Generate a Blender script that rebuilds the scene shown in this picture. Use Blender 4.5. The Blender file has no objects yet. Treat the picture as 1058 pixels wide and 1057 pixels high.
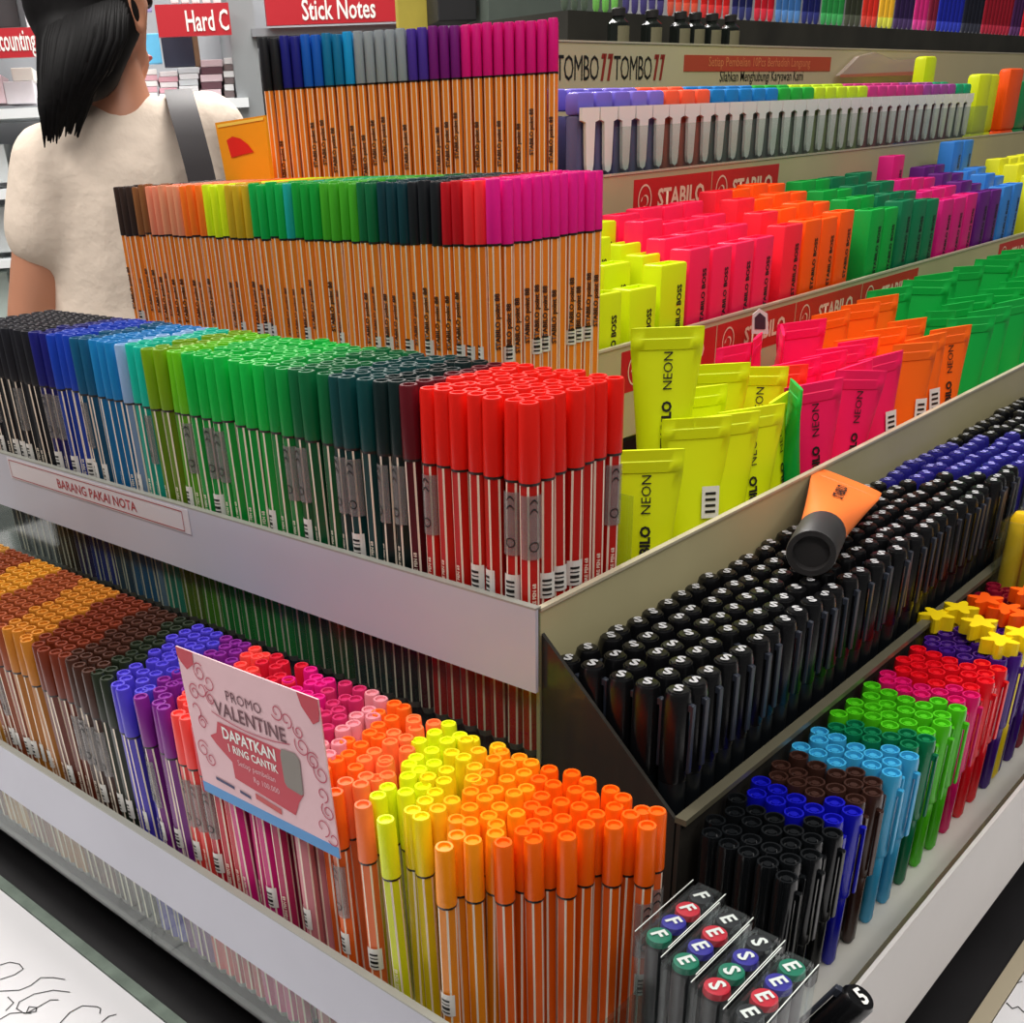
import bpy, bmesh, math, random
from mathutils import Vector, Matrix
random.seed(7)
SC = bpy.context.scene
COL = SC.collection
PI = math.pi
# ---------------------------------------------------------------- camera
F, CX, CY = 1109.8, 453.06, 757.38
YAW, PITCH, ROLL = .774892, .508375, -.0545249
CAM = Vector((0.27589, -0.34892, 0.26410))
fw = Vector((-math.sin(YAW)*math.cos(PITCH), math.cos(YAW)*math.cos(PITCH), -math.sin(PITCH)))
rt = Vector((math.cos(YAW), math.sin(YAW), 0)); up = rt.cross(fw)
rt, up = math.cos(ROLL)*rt + math.sin(ROLL)*up, -math.sin(ROLL)*rt + math.cos(ROLL)*up
cd = bpy.data.cameras.new('camera'); cam = bpy.data.objects.new('camera', cd); COL.objects.link(cam)
m = Matrix((rt, up, -fw)).transposed().to_4x4(); m.translation = CAM; cam.matrix_world = m
cd.sensor_fit = 'HORIZONTAL'; cd.sensor_width = 36; cd.lens = F/1058*36
cd.shift_x = (529-CX)/1058; cd.shift_y = (CY-528.5)/1058
cd.clip_start = .01; cd.clip_end = 60
SC.camera = cam
def ray(px, py): return rt*((px-CX)/F) + up*(-(py-CY)/F) + fw
def on(px, py, ax, val):
    d = ray(px, py); return CAM + d*((val-CAM[ax])/d[ax])

# ---------------------------------------------------------------- materials
def lin(c):
    c = [v/255 for v in c[:3]]
    return tuple(v/12.92 if v <= .04045 else ((v+.055)/1.055)**2.4 for v in c) + (1,)
MC = {}
def M(name, col=None, rough=.4, metal=0, noise=0, scale=40, coat=0, bump=0, sub=0, spec=.5):
    if name in MC: return MC[name]
    mt = bpy.data.materials.new(name); mt.use_nodes = True; nt = mt.node_tree
    b = nt.nodes['Principled BSDF']; c = lin(col)
    b.inputs['Base Color'].default_value = c; b.inputs['Roughness'].default_value = rough
    b.inputs['Metallic'].default_value = metal; b.inputs['Coat Weight'].default_value = coat
    b.inputs['Specular IOR Level'].default_value = spec
    if sub: b.inputs['Subsurface Weight'].default_value = sub; b.inputs['Subsurface Radius'].default_value = (.004,.003,.002)
    if noise or bump:
        tc = nt.nodes.new('ShaderNodeTexCoord'); n = nt.nodes.new('ShaderNodeTexNoise'); n.inputs['Scale'].default_value = scale; n.inputs['Detail'].default_value = 5
        nt.links.new(tc.outputs['Object'], n.inputs['Vector'])
        if noise:
            r = nt.nodes.new('ShaderNodeValToRGB')
            r.color_ramp.elements[0].position = .3; r.color_ramp.elements[1].position = .7
            r.color_ramp.elements[0].color = tuple(v*(1-noise) for v in c[:3])+(1,)
            r.color_ramp.elements[1].color = tuple(min(1, v*(1+noise)) for v in c[:3])+(1,)
            nt.links.new(n.outputs['Fac'], r.inputs['Fac']); nt.links.new(r.outputs['Color'], b.inputs['Base Color'])
        if bump:
            bp = nt.nodes.new('ShaderNodeBump'); bp.inputs['Strength'].default_value = bump; bp.inputs['Distance'].default_value = .01
            nt.links.new(n.outputs['Fac'], bp.inputs['Height']); nt.links.new(bp.outputs['Normal'], b.inputs['Normal'])
    MC[name] = mt; return mt
def plastic(c, rough=.33): return M('plastic_%d_%d_%d' % tuple(c[:3]), c, rough, spec=.35)
def clear(name, tint=(240, 245, 242), opac=.08, rough=.06):
    if name in MC: return MC[name]
    mt = bpy.data.materials.new(name); mt.use_nodes = True; nt = mt.node_tree; nt.nodes.clear()
    o = nt.nodes.new('ShaderNodeOutputMaterial'); t = nt.nodes.new('ShaderNodeBsdfTransparent'); t.inputs['Color'].default_value = lin(tint)
    g = nt.nodes.new('ShaderNodeBsdfGlossy'); g.inputs['Roughness'].default_value = rough
    p = nt.nodes.new('ShaderNodeBsdfDiffuse'); p.inputs['Color'].default_value = lin(tint)
    lw = nt.nodes.new('ShaderNodeLayerWeight'); lw.inputs['Blend'].default_value = .5
    pw = nt.nodes.new('ShaderNodeMath'); pw.operation = 'POWER'; pw.inputs[1].default_value = 4; nt.links.new(lw.outputs['Facing'], pw.inputs[0])
    ad = nt.nodes.new('ShaderNodeMath'); ad.operation = 'MULTIPLY_ADD'; ad.inputs[1].default_value = .5; ad.inputs[2].default_value = .035
    ad.use_clamp = True; nt.links.new(pw.outputs[0], ad.inputs[0])
    m1 = nt.nodes.new('ShaderNodeMixShader'); m1.inputs[0].default_value = opac
    mx = nt.nodes.new('ShaderNodeMixShader')
    nt.links.new(t.outputs[0], m1.inputs[1]); nt.links.new(p.outputs[0], m1.inputs[2])
    nt.links.new(ad.outputs[0], mx.inputs[0]); nt.links.new(m1.outputs[0], mx.inputs[1]); nt.links.new(g.outputs[0], mx.inputs[2]); nt.links.new(mx.outputs[0], o.inputs['Surface'])
    MC[name] = mt; return mt
WHITE = M('white_plastic', (235, 233, 228), .4)
INK = M('black_ink', (18, 16, 16), .5)
PAPER = M('rail_paper', (188, 188, 199), .45, noise=.05, scale=9)
ACRYL = clear('clear_acrylic', (240, 245, 242), .008)
SMOKE = clear('smoked_acrylic', (80, 76, 70), .42, .12)
DARK = M('black_laminate', (24, 22, 24), .5, noise=.25, scale=20)
BEIGE = M('aged_beige_board', (188, 178, 136), .5, noise=.1, scale=7)
STRIPE = M('white_stripe', (240, 225, 205), .4)
BLACKRING = M('black_ring', (30, 22, 22), .4)
REDSTRIP = M('red_card', (196, 34, 34), .45, noise=.06, scale=12)
CREAM = M('cream_ink', (238, 205, 175), .5)

# ---------------------------------------------------------------- mesh helpers
def mesh(name, bm, mats):
    me = bpy.data.meshes.new(name)
    bmesh.ops.recalc_face_normals(bm, faces=bm.faces)
    bm.to_mesh(me); bm.free()
    for x in (mats if isinstance(mats, (list, tuple)) else [mats]): me.materials.append(x)
    return me
def smooth(me, ang=35):
    for p in me.polygons: p.use_smooth = True
    bm = bmesh.new(); bm.from_mesh(me)
    for e in bm.edges:
        if len(e.link_faces) == 2 and e.calc_face_angle(0) > math.radians(ang): e.smooth = False
    bm.to_mesh(me); bm.free(); return me
def put(name, me, parent=None, loc=(0, 0, 0), rot=(0, 0, 0)):
    o = bpy.data.objects.new(name, me); COL.objects.link(o); o.location = loc; o.rotation_euler = rot
    if parent is not None: o.parent = parent
    return o
def thing(name, label, cat, loc=(0, 0, 0), rot=(0, 0, 0), group=None):
    o = bpy.data.objects.new(name, None); o.empty_display_size = .02; COL.objects.link(o)
    o.location = loc; o.rotation_euler = rot; o['label'] = label; o['category'] = cat
    if group: o['group'] = group
    return o
def tag(o, label, cat, group=None, kind=None):
    o['label'] = label; o['category'] = cat
    if group: o['group'] = group
    if kind: o['kind'] = kind
    return o
def box(bm, a, b, mi=0, bev=0):
    x0, y0, z0 = a; x1, y1, z1 = b
    r = bmesh.ops.create_cube(bm, size=1)
    vs = r['verts']
    for v in vs: v.co = Vector(((x0+x1)/2+v.co.x*(x1-x0), (y0+y1)/2+v.co.y*(y1-y0), (z0+z1)/2+v.co.z*(z1-z0)))
    fs = set(f for v in vs for f in v.link_faces)
    if bev:
        es = list(set(e for v in vs for e in v.link_edges))
        k = bmesh.ops.bevel(bm, geom=es, offset=bev, segments=2, affect='EDGES', profile=.5)
        fs = set(k['faces']) | set(f for f in fs if f.is_valid)
    for f in fs: f.material_index = mi
def boxm(name, a, b, mt, bev=0):
    bm = bmesh.new(); box(bm, a, b, 0, bev); return mesh(name, bm, mt)
def lathe(bm, prof, n=14, mi=0, ph=0, tf=None, close=True):
    """prof: [(r, z[, material])] from bottom to top"""
    rings = []
    for p in prof:
        ring = []
        for k in range(n):
            a = ph + 2*PI*k/n; v = Vector((p[0]*math.cos(a), p[0]*math.sin(a), p[1]))
            ring.append(bm.verts.new(tf @ v if tf else v))
        rings.append(ring)
    for i in range(len(rings)-1):
        for k in range(n):
            f = bm.faces.new((rings[i][k], rings[i][(k+1) % n], rings[i+1][(k+1) % n], rings[i+1][k]))
            f.material_index = prof[i][2] if len(prof[i]) > 2 else mi
    if close:
        f = bm.faces.new(rings[0][::-1]); f.material_index = prof[0][2] if len(prof[0]) > 2 else mi
        f = bm.faces.new(rings[-1]); f.material_index = prof[-1][2] if len(prof[-1]) > 2 else mi
def patch(bm, r, a0, a1, z0, z1, n=8, mi=0):
    vs = [[bm.verts.new((r*math.cos(a0+(a1-a0)*k/n), r*math.sin(a0+(a1-a0)*k/n), z)) for k in range(n+1)] for z in (z0, z1)]
    for k in range(n): bm.faces.new((vs[0][k], vs[0][k+1], vs[1][k+1], vs[1][k])).material_index = mi
def quad(bm, pts, mi=0):
    f = bm.faces.new([bm.verts.new(p) for p in pts]); f.material_index = mi; return f
def poly_prism(bm, pts, z0, z1, mi=0):
    a = [bm.verts.new((x, y, z0)) for x, y in pts]; b = [bm.verts.new((x, y, z1)) for x, y in pts]
    n = len(pts)
    for k in range(n): bm.faces.new((a[k], a[(k+1) % n], b[(k+1) % n], b[k])).material_index = mi
    bm.faces.new(a[::-1]).material_index = mi; bm.faces.new(b).material_index = mi
TXT = {}
def text(s, size, mt, mode='up', bold=0, wide=1, shear=0, spacing=1):
    """lettering mesh centred on its origin, facing -Y; 'up' reads upward, 'flat' reads sideways, 'top' lies face up"""
    k = (s, size, mt.name, mode, bold, wide, shear, spacing)
    if k in TXT: return TXT[k]
    cu = bpy.data.curves.new('lettering', 'FONT'); cu.body = s; cu.size = size; cu.offset = bold*size; cu.shear = shear; cu.resolution_u = 2
    cu.space_character = spacing
    o = bpy.data.objects.new('lettering', cu); COL.objects.link(o)
    bpy.context.view_layer.update()
    me = bpy.data.meshes.new_from_object(o.evaluated_get(bpy.context.evaluated_depsgraph_get()))
    bpy.data.objects.remove(o)
    xs = [v.co.x for v in me.vertices]; ys = [v.co.y for v in me.vertices]
    cx, cy = (min(xs)+max(xs))/2, (min(ys)+max(ys))/2
    for v in me.vertices:
        x, y = (v.co.x-cx)*wide, v.co.y-cy
        v.co = Vector((-y, 0, x)) if mode == 'up' else Vector((x, 0, y)) if mode == 'flat' else Vector((x, y, 0))
    me.materials.clear(); me.materials.append(mt); TXT[k] = me; return me
def bake(me, fn):
    me = me.copy()
    for v in me.vertices: v.co = fn(v.co)
    return me
ORD = 'first second third fourth fifth sixth seventh eighth ninth tenth eleventh twelfth thirteenth fourteenth fifteenth sixteenth seventeenth eighteenth nineteenth twentieth'.split()
def nth(i):
    return ORD[i] if i < 20 else '%dth' % (i+1) if (i+1) % 10 not in (1, 2, 3) else '%d%s' % (i+1, {1: 'st', 2: 'nd', 3: 'rd'}[(i+1) % 10])

# ---------------------------------------------------------------- the display stand
stand = thing('pen_display_stand', 'stepped corner display stand with clear trays and pale price rails full of pens', 'display stand')
def sp(name, a, b, mt, bev=0): return put(name, boxm(name, a, b, mt, bev), stand)
sp('plinth', (-.75, -.062, -1.0), (.082, 2.1, -.1475), DARK)
sp('plinth_core', (-.75, -.004, -.147), (-.003, 2.1, -.006), DARK)
sp('tier_step', (-.53, .136, -.005), (-.1445, 2.1, .072), DARK)
sp('tier_step', (-.50, .240, .0725), (-.2735, 2.1, .162), DARK)
sp('tier_step', (-.62, .50, .1625), (-.424, 2.3, .329), DARK)
sp('tier_step', (-.62, .69, .3295), (-.505, 2.4, .366), M('dark_board', (52, 50, 42), .6, noise=.4, scale=14))
sp('tray_floor', (-.75, -.112, -.147), (.092, -.0045, -.1405), clear('tray_bottom', (60, 60, 62), .6))
# paper price rails on the left face, clear tray fronts behind them
for z0, y, x1 in ((0, -.0035, .0045), (-.14, -.1135, .095)):
    sp('tray_front', (-.75, y-.0015, z0-.004), (x1, y, z0+.078), ACRYL)
    bm = bmesh.new(); box(bm, (-.75, y-.0038, z0+.04), (x1, y-.0018, z0+.0805)); box(bm, (-.75, y-.0038, z0+.0805), (x1, y-.0, z0+.0815), 1)
    put('price_rail', mesh('price_rail', bm, [PAPER, M('rail_edge', (150, 150, 142), .3)]), stand)
sp('rail', (-.53, .1335, .08), (-.141, .1355, .135), PAPER)
# right face panels (aged beige board)
EDGE = M('rail_lip', (196, 186, 160), .3)
for x, y0, y1, z0, z1 in ((.003, -.003, 2.1, .0, .0785), (-.1425, .137, 2.1, .076, .1365), (-.2715, .385, 2.1, .165, .2285), (-.4225, .50, 2.3, .268, .331)):
    bm = bmesh.new(); box(bm, (x-.0015, y0, z0), (x+.0005, y1, z1)); box(bm, (x-.002, y0, z1), (x+.0012, y1, z1+.0015), 1)
    put('front_panel', mesh('front_panel', bm, [BEIGE, EDGE]), stand)
sp('divider', (-.75, .0735, -.003), (-.001, .0745, .11), ACRYL)
sp('front_panel', (-.2705, .44, .2305), (-.2695, 1.235, .262), ACRYL)
# marker tray on the right face
bm = bmesh.new()
prof = [(.0045, .068), (.0775, -.0005), (.0775, -.094), (.0045, -.094)]
for y in (-.0005, -.0025): pass
a = [bm.verts.new((x, -.001, z)) for x, z in prof]; b = [bm.verts.new((x, -.003, z)) for x, z in prof]
bm.faces.new(a); bm.faces.new(b[::-1])
for k in range(4): bm.faces.new((a[k], b[k], b[(k+1) % 4], a[(k+1) % 4]))
put('tray_end', mesh('tray_end', bm, SMOKE), stand)
sp('tray_end_edge', (.0045, -.0031, -.094), (.0775, -.0009, -.0925), EDGE)
sp('tray_front', (.0785, -.003, -.094), (.0805, 2.0, -.002), SMOKE)
sp('tray_lip', (.0775, -.003, -.0018), (.083, 2.0, .0012), M('lip_dark', (92, 88, 72), .3))
sp('tray_floor', (-.0025, -.003, -.0985), (.0805, 2.0, -.0945), DARK)
# ballpoint tray
sp('tray_floor', (.0825, -.10, -.0965), (.152, 2.0, -.091), M('pale_tray', (186, 184, 176), .35, noise=.12, scale=14))
sp('tray_front', (.1525, -.10, -.13), (.1545, 2.0, -.071), clear('lip_acrylic', (150, 140, 115), .25))
sp('price_rail', (.155, -.10, -.152), (.157, 2.0, -.07), M('rail_paper_warm', (205, 200, 196), .45, noise=.05, scale=9))
sp('tray_support', (.0825, -.06, -.147), (.135, 2.0, -.097), DARK)
sp('tray_end', (.0955, -.112, -.14), (.0975, -.004, -.05), ACRYL)

# counter with test paper around the foot
def struct(o): o['kind'] = 'structure'; return o
ctr = thing('counter', 'black counter carrying the stand, with white test paper along both sides', 'counter')
put('counter_top', boxm('counter_top', (-1.3, -.62, -.24), (.62, -.0625, -.202), DARK), ctr)
put('counter_top', boxm('counter_top', (.0825, -.0620, -.24), (.62, 2.1, -.202), DARK), ctr)
put('counter_body', boxm('counter_body', (-1.25, -.58, -1.0), (.58, -.0625, -.2405), DARK), ctr)
put('counter_body', boxm('counter_body', (.0825, -.0620, -1.0), (.58, 2.05, -.2405), DARK), ctr)
TESTP = M('test_paper', (226, 224, 226), .6, noise=.03, scale=5)
GLASSEDGE = M('glass_edge', (120, 132, 122), .25, noise=.2, scale=60)
def scribbles(name, strokes, parent, z, ax_fn):
    bm = bmesh.new(); w = .00035
    for st in strokes:
        P = [ax_fn(*p) for p in st]
        for p, q in zip(P, P[1:]):
            d = (q-p); 
            if d.length < 1e-6: continue
            n = Vector((-d.y, d.x, 0)).normalized()*w; e = d.normalized()*w*.6
            quad(bm, [p-n-e, q-n+e, q+n+e, p+n-e])
    return put(name, mesh(name, bm, INK), parent)
t = thing('test_paper', 'white scribbled test paper under glass below the long side with the promo card', 'paper')
put('sheet', boxm('sheet', (-1.2, -.60, -.2015), (.10, -.122, -.2), TESTP), t)
put('glass_edge', boxm('glass_edge', (-1.2, -.1215, -.2015), (.10, -.114, -.1985), GLASSEDGE), t)
def curve_pts(f, n=22): return [f(k/(n-1)) for k in range(n)]
S = []
S.append([(0, 997), (10, 994), (20, 996), (24, 1001), (15, 1007), (0, 1012)])
S.append([(0, 1024), (20, 1023), (32, 1018), (42, 1010), (55, 1010), (67, 1012)])
S.append([(72, 1025), (55, 1023), (35, 1027), (20, 1035), (17, 1042), (25, 1047), (37, 1045), (38, 1041), (30, 1040), (27, 1047), (40, 1040), (52, 1033), (60, 1033)])
S.append([(0, 1053), (10, 1047), (22, 1046), (32, 1047)])
S.append([(62, 1057), (72, 1046), (85, 1039), (100, 1040), (104, 1042), (103, 1047)])
S.append([(105, 1056), (112, 1050), (120, 1048)])
S.append([(6, 1044), (14, 1036), (8, 1030)])
scribbles('pen_scribble', S, t, -.1995, lambda x, y: on(x, y, 2, -.1996))
t = thing('test_paper', 'white test paper lying below the side with the ballpoint tray', 'paper')
put('sheet', boxm('sheet', (.181, -.10, -.2015), (.58, 2.0, -.2), TESTP), t)
put('paper_border', boxm('paper_border', (.171, -.10, -.2015), (.1805, 2.0, -.199), M('beige_border', (176, 164, 140), .5)), t)
S = [[(1046, 1010), (1050, 1016), (1056, 1014)], [(1040, 1036), (1046, 1042), (1052, 1040), (1058, 1046)]]
scribbles('pen_scribble', S, t, -.1995, lambda x, y: on(x, y, 2, -.1996))

# ---------------------------------------------------------------- fibre pens (two lower tiers)
def cap_mesh(c, r, z0, z1, n=14):
    k = ('cap', tuple(c), r, z0, z1)
    if k in TXT: return TXT[k]
    bm = bmesh.new()
    lathe(bm, [(r*.96, z0, 1), (r, z0+.0012, 0), (r*.93, z1-.001, 0), (r*.84, z1, 0), (r*.62, z1, 0), (r*.56, z1-.0012, 0), (r*.02, z1-.0012, 0)], n)
    TXT[k] = smooth(mesh('cap', bm, [plastic(c), BLACKRING])); return TXT[k]
def barrel_mesh(c, r, z1, stripe=STRIPE, plug=True):
    k = ('barrel', tuple(c), r, z1, stripe.name)
    if k in TXT: return TXT[k]
    bm = bmesh.new()
    aw, at = math.radians(47), math.radians(13)
    ang = []; a = -PI/2 - aw/2
    for q in range(6): ang += [a, a+aw]; a += aw+at
    def ring(rr, z): return [bm.verts.new((rr*math.cos(t_), rr*math.sin(t_), z)) for t_ in ang]
    R_ = [ring(r*.7, 0), ring(r, .004), ring(r, z1)]
    for i in range(2):
        for q in range(12):
            f = bm.faces.new((R_[i][q], R_[i][(q+1) % 12], R_[i+1][(q+1) % 12], R_[i+1][q]))
            f.material_index = 2 if i == 0 else (0 if q % 2 == 0 else 1)
    bm.faces.new(R_[0][::-1]).material_index = 2; bm.faces.new(R_[2])
    TXT[k] = mesh('barrel', bm, [plastic(c), stripe, M('end_plug', (120, 116, 112), .5)]); return TXT[k]
SILVER = clear('foil_label', (200, 196, 194), .26, .15)
def foil_mesh(r):
    k = ('foil', r)
    if k in TXT: return TXT[k]
    bm = bmesh.new(); c = -PI/2
    patch(bm, r, c-1.25, c+1.25, .100, .1285, 8, 0)
    for zc in (.1245, .1205):
        vs = []
        for q in range(7):
            a = c-.36+.72*q/6; z = zc+.0018*math.cos((q-3)/3*PI/2)
            vs.append([bm.verts.new(((r+.0002)*math.cos(a), (r+.0002)*math.sin(a), z+h)) for h in (0, .0008)])
        for q in range(6): bm.faces.new((vs[q][0], vs[q+1][0], vs[q+1][1], vs[q][1])).material_index = 1
    vs = []
    for q in range(13):
        a = 2*PI*q/12
        vs.append([bm.verts.new(((r+.0002)*math.cos(c+h*math.cos(a)/r), (r+.0002)*math.sin(c+h*math.cos(a)/r), .106+h*math.sin(a))) for h in (.0018, .0023)])
    for q in range(12): bm.faces.new((vs[q][0], vs[q+1][0], vs[q+1][1], vs[q][1])).material_index = 1
    TXT[k] = mesh('foil_label', bm, [SILVER, INK]); return TXT[k]
def barcode_mesh(r, z0, z1):
    k = ('barcode', r, z0, z1)
    if k in TXT: return TXT[k]
    bm = bmesh.new(); c = -PI/2
    patch(bm, r, c-.9, c+.9, z0, z1, 6, 0)
    z = z0+.0015
    for q in range(4):
        h = (.0008, .0015, .0006, .0011)[q]; patch(bm, r+.0002, c-.55, c+.35, z, z+h, 4, 1); z += h+.0012
    TXT[k] = mesh('barcode_label', bm, [M('label_white', (226, 222, 216), .5), INK]); return TXT[k]

def pen_block(name, tier, xs, ys, z0, L, capl, r, colour_of, individuals, front_label, back_label, cat, stripes=True, text_on=None, barrel_col=None, tilt=.3, skip=None, prio=None):
    """rows of pens standing in one tray; the nearest are objects, the rest one mass"""
    cells = []
    for i, x in enumerate(xs):
        for j, y in enumerate(ys):
            if skip and skip(i, j): continue
            P = Vector((x, y, z0+L)); cells.append(((P-CAM).length - (.35 if j == 0 else 0) - (prio(i, j) if prio else 0), i, j, x, y))
    cells.sort(); keep = cells[:individuals]; rest = cells[individuals:]
    keep.sort(key=lambda c: (c[2], c[1]))
    count = {}
    for d, i, j, x, y in keep:
        cname, c = colour_of(x, y)
        bc = barrel_col(c) if barrel_col else c
        if j == 0:
            count[cname] = count.get(cname, 0)+1
            lab, g = front_label(nth(count[cname]-1), cname), 'front row of ' + tier
        else:
            lab, g = back_label(cname, j), cname + ' pens of ' + tier + (' row %d' % (j+1) if '%' else '')
        rz = random.choice([0, PI/3, -PI/3]) if j else random.gauss(0, .22)
        if i == 0: rz = PI/3
        k = thing(name, lab, cat, (x+random.gauss(0, .00012), y+random.gauss(0, .00012), z0+abs(random.gauss(0, .0006))),
                  (math.radians(random.gauss(0, tilt)), math.radians(random.gauss(0, tilt)), rz), g)
        put('barrel', barrel_mesh(bc, r*.93, L-capl+.0004), k)
        put('cap', cap_mesh(c, r, L-capl, L), k)
        if j == 0 or i == 0:
            if text_on is None:
                if random.random() < .3: put('foil_label', foil_mesh(r*.93+.00055), k)
                if random.random() < .45: put('barcode_label', barcode_mesh(r*.93+.0004, .079, .091), k)
                else:
                    q = text('FIBRE PEN 68', .0024, STRIPE, 'up', .02); put('printed_name', q, k, (0, -r*.93*.93-.0004, .082))
            else:
                if random.random() < .75: put('printed_name', text_on, k, (0, -r*.93*.93-.00035, .091+random.random()*.008))
                if random.random() < .3: put('barcode_label', barcode_mesh(r*.93+.0004, .0745, .083), k)
    if rest:
        mats = {}; bm = bmesh.new(); ml = []
        for d, i, j, x, y in rest:
            cname, c = colour_of(x, y)
            if cname not in mats:
                mats[cname] = len(ml); ml += [plastic(c), plastic(barrel_col(c) if barrel_col else c)]
            mi = mats[cname]; T = Matrix.Translation((x, y, z0))
            lathe(bm, [(r*.7, 0, mi+1), (r*.93, .004, mi+1), (r*.93, L-capl, mi), (r, L-capl, mi), (r*.93, L-.001, mi), (r*.84, L, mi), (r*.6, L, mi), (r*.56, L-.0012, mi), (.0001, L-.0012, mi)], 10, mi, 0, T)
        o = put(name, mesh(name, bm, ml), None)
        tag(o, 'mass of %s packed at the far end of %s' % (cat+'s', tier), cat, None, 'stuff')
def runs(table):
    def f(v):
        for lim, n, c in table:
            if v <= lim: return n, c
        return table[-1][1], table[-1][2]
    return f
T1 = runs([(-.418, 'black', (28, 28, 34)), (-.397, 'navy', (24, 26, 110)), (-.36, 'royal blue', (20, 60, 170)), (-.343, 'teal blue', (14, 84, 120)),
           (-.3187, 'cerulean', (20, 120, 180)), (-.3056, 'pale grey blue', (136, 168, 205)), (-.2875, 'turquoise', (10, 175, 150)), (-.268, 'olive green', (112, 152, 10)),
           (-.2437, 'yellow green', (96, 178, 16)), (-.1811, 'bright green', (8, 172, 62)), (-.1545, 'mid green', (8, 142, 58)), (-.1259, 'dark green', (8, 96, 52)),
           (-.1024, 'dark teal', (8, 62, 62)), (-.0814, 'green black', (14, 34, 34)), (-.0741, 'maroon', (92, 14, 26)), (1, 'bright red', (222, 26, 14))])
xs = [-.0065-.0098*i for i in range(51)]; ys = [.0035+.0098*j for j in range(7)]
def darker(c): return tuple(int(v*.82) for v in c)
pen_block('felt_tip_pen', 'middle tier', xs, ys, -.0005, .1665, .034, .00478, lambda x, y: T1(x), 300,
          lambda o, c: '%s %s capped felt pen from the corner in the middle tier front row' % (o, c),
          lambda c, j: '%s capped felt pen in the %s row back of the middle tier' % (c, nth(j)), 'felt pen', barrel_col=darker)
T0f = runs([(-.42, 'tan', (196, 140, 60)), (-.385, 'rust brown', (140, 66, 34)), (-.35, 'amber brown', (205, 138, 40)), (-.315, 'brick', (150, 72, 38)), (-.279, 'ochre', (186, 116, 36)), (-.243, 'red brown', (112, 44, 24)),
            (-.215, 'dark brown', (66, 36, 26)), (-.199, 'black green', (36, 44, 30)), (-.168, 'violet blue', (76, 62, 190)), (-.145, 'purple', (124, 32, 134)), (-.128, 'coral red', (244, 72, 66)),
            (-.10, 'crimson', (206, 26, 50)), (-.072, 'magenta', (216, 24, 124)), (-.052, 'deep pink', (196, 42, 96)), (-.04, 'pale pink', (226, 140, 150)), (-.024, 'orange', (250, 106, 26)), (-.006, 'salmon', (250, 120, 62)),
            (.012, 'lemon yellow', (226, 236, 22)), (.024, 'yellow', (238, 214, 20)), (.032, 'amber', (244, 186, 24)), (.06, 'light orange', (252, 146, 16)), (1, 'deep orange', (250, 100, 10))])
xs = [.0885-.0088*i for i in range(66)]; ys = [-.1055+.0088*j for j in range(9)]
pen_block('fibre_pen', 'bottom tier', xs, ys, -.14, .1645, .0285, .0042, lambda x, y: T0f(x+.38*(y+.108)), 300,
          lambda o, c: '%s %s capped fibre pen from the corner in the bottom tier front row' % (o, c),
          lambda c, j: '%s capped fibre pen in the %s row back of the bottom tier' % (c, nth(j)), 'fibre pen', barrel_col=lambda c: tuple(int(v*.9) for v in c), tilt=.5,
          skip=lambda i, j: (j == 0 and i in (5, 7, 8, 10, 12, 14, 15, 17)) or (j == 1 and i in (7, 10, 14)) or -.1055+.0088*j < -.097+(.0885-.0088*i-.052)*1.4)

# ---------------------------------------------------------------- fineliners (upper tiers)
ORANGE = (232, 128, 34)
T2 = runs([(-.487, 'dark brown', (52, 36, 30)), (-.466, 'brown', (136, 84, 46)), (-.448, 'salmon', (230, 136, 104)), (-.43, 'peach', (226, 144, 106)), (-.40, 'orange', (246, 116, 30)), (-.3775, 'lemon', (214, 232, 20)),
           (-.3466, 'ochre', (198, 160, 28)), (-.32, 'emerald', (10, 164, 70)), (-.3088, 'teal', (22, 160, 150)), (-.279, 'green', (14, 150, 52)), (-.2511, 'grass green', (66, 162, 34)),
           (-.228, 'dark green', (12, 98, 56)), (-.2044, 'dark teal', (12, 54, 62)), (-.1833, 'black', (26, 28, 32)), (-.1603, 'dark red', (190, 14, 28)), (-.148, 'coral red', (246, 48, 56)), (1, 'magenta', (226, 22, 134))])
name88 = text('STABILO point 88', .0040, M('brown_ink', (58, 26, 14), .5), 'up', .035)
xs = [-.1415-.0085*i for i in range(44)]; ys = [.1425+.0085*j for j in range(12)]
pen_block('fineliner', 'third tier', xs, ys, .0725, .168, .0325, .0042, lambda x, y: T2(x if y < .15 or x < -.17 else -.14), 300,
          lambda o, c: '%s %s capped orange fineliner from the corner in the third tier front row' % (o, c),
          lambda c, j: '%s capped orange fineliner in the %s row back of the third tier' % (c, nth(j)), 'fineliner', text_on=name88, barrel_col=lambda c: ORANGE, tilt=.15, prio=lambda i, j: .5 if i < 2 or j < 4 else 0)
a = on(265, 40, 2, .331); b = on(577, 19, 2, .331)
T3 = runs([(27/313, 'black', (28, 28, 32)), (47/313, 'navy', (28, 30, 120)), (70/313, 'blue', (20, 84, 178)), (95/313, 'teal', (14, 106, 150)), (104/313, 'cyan', (20, 140, 200)), (158/313, 'grey', (138, 144, 150)),
           (178/313, 'indigo', (70, 44, 140)), (210/313, 'purple', (112, 22, 110)), (1, 'pink', (208, 16, 116))])
n3 = 28; dv = (b-a); ez = math.atan2(dv.y, dv.x); nv = Vector((-math.sin(ez), math.cos(ez), 0)); cnt = {}
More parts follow.
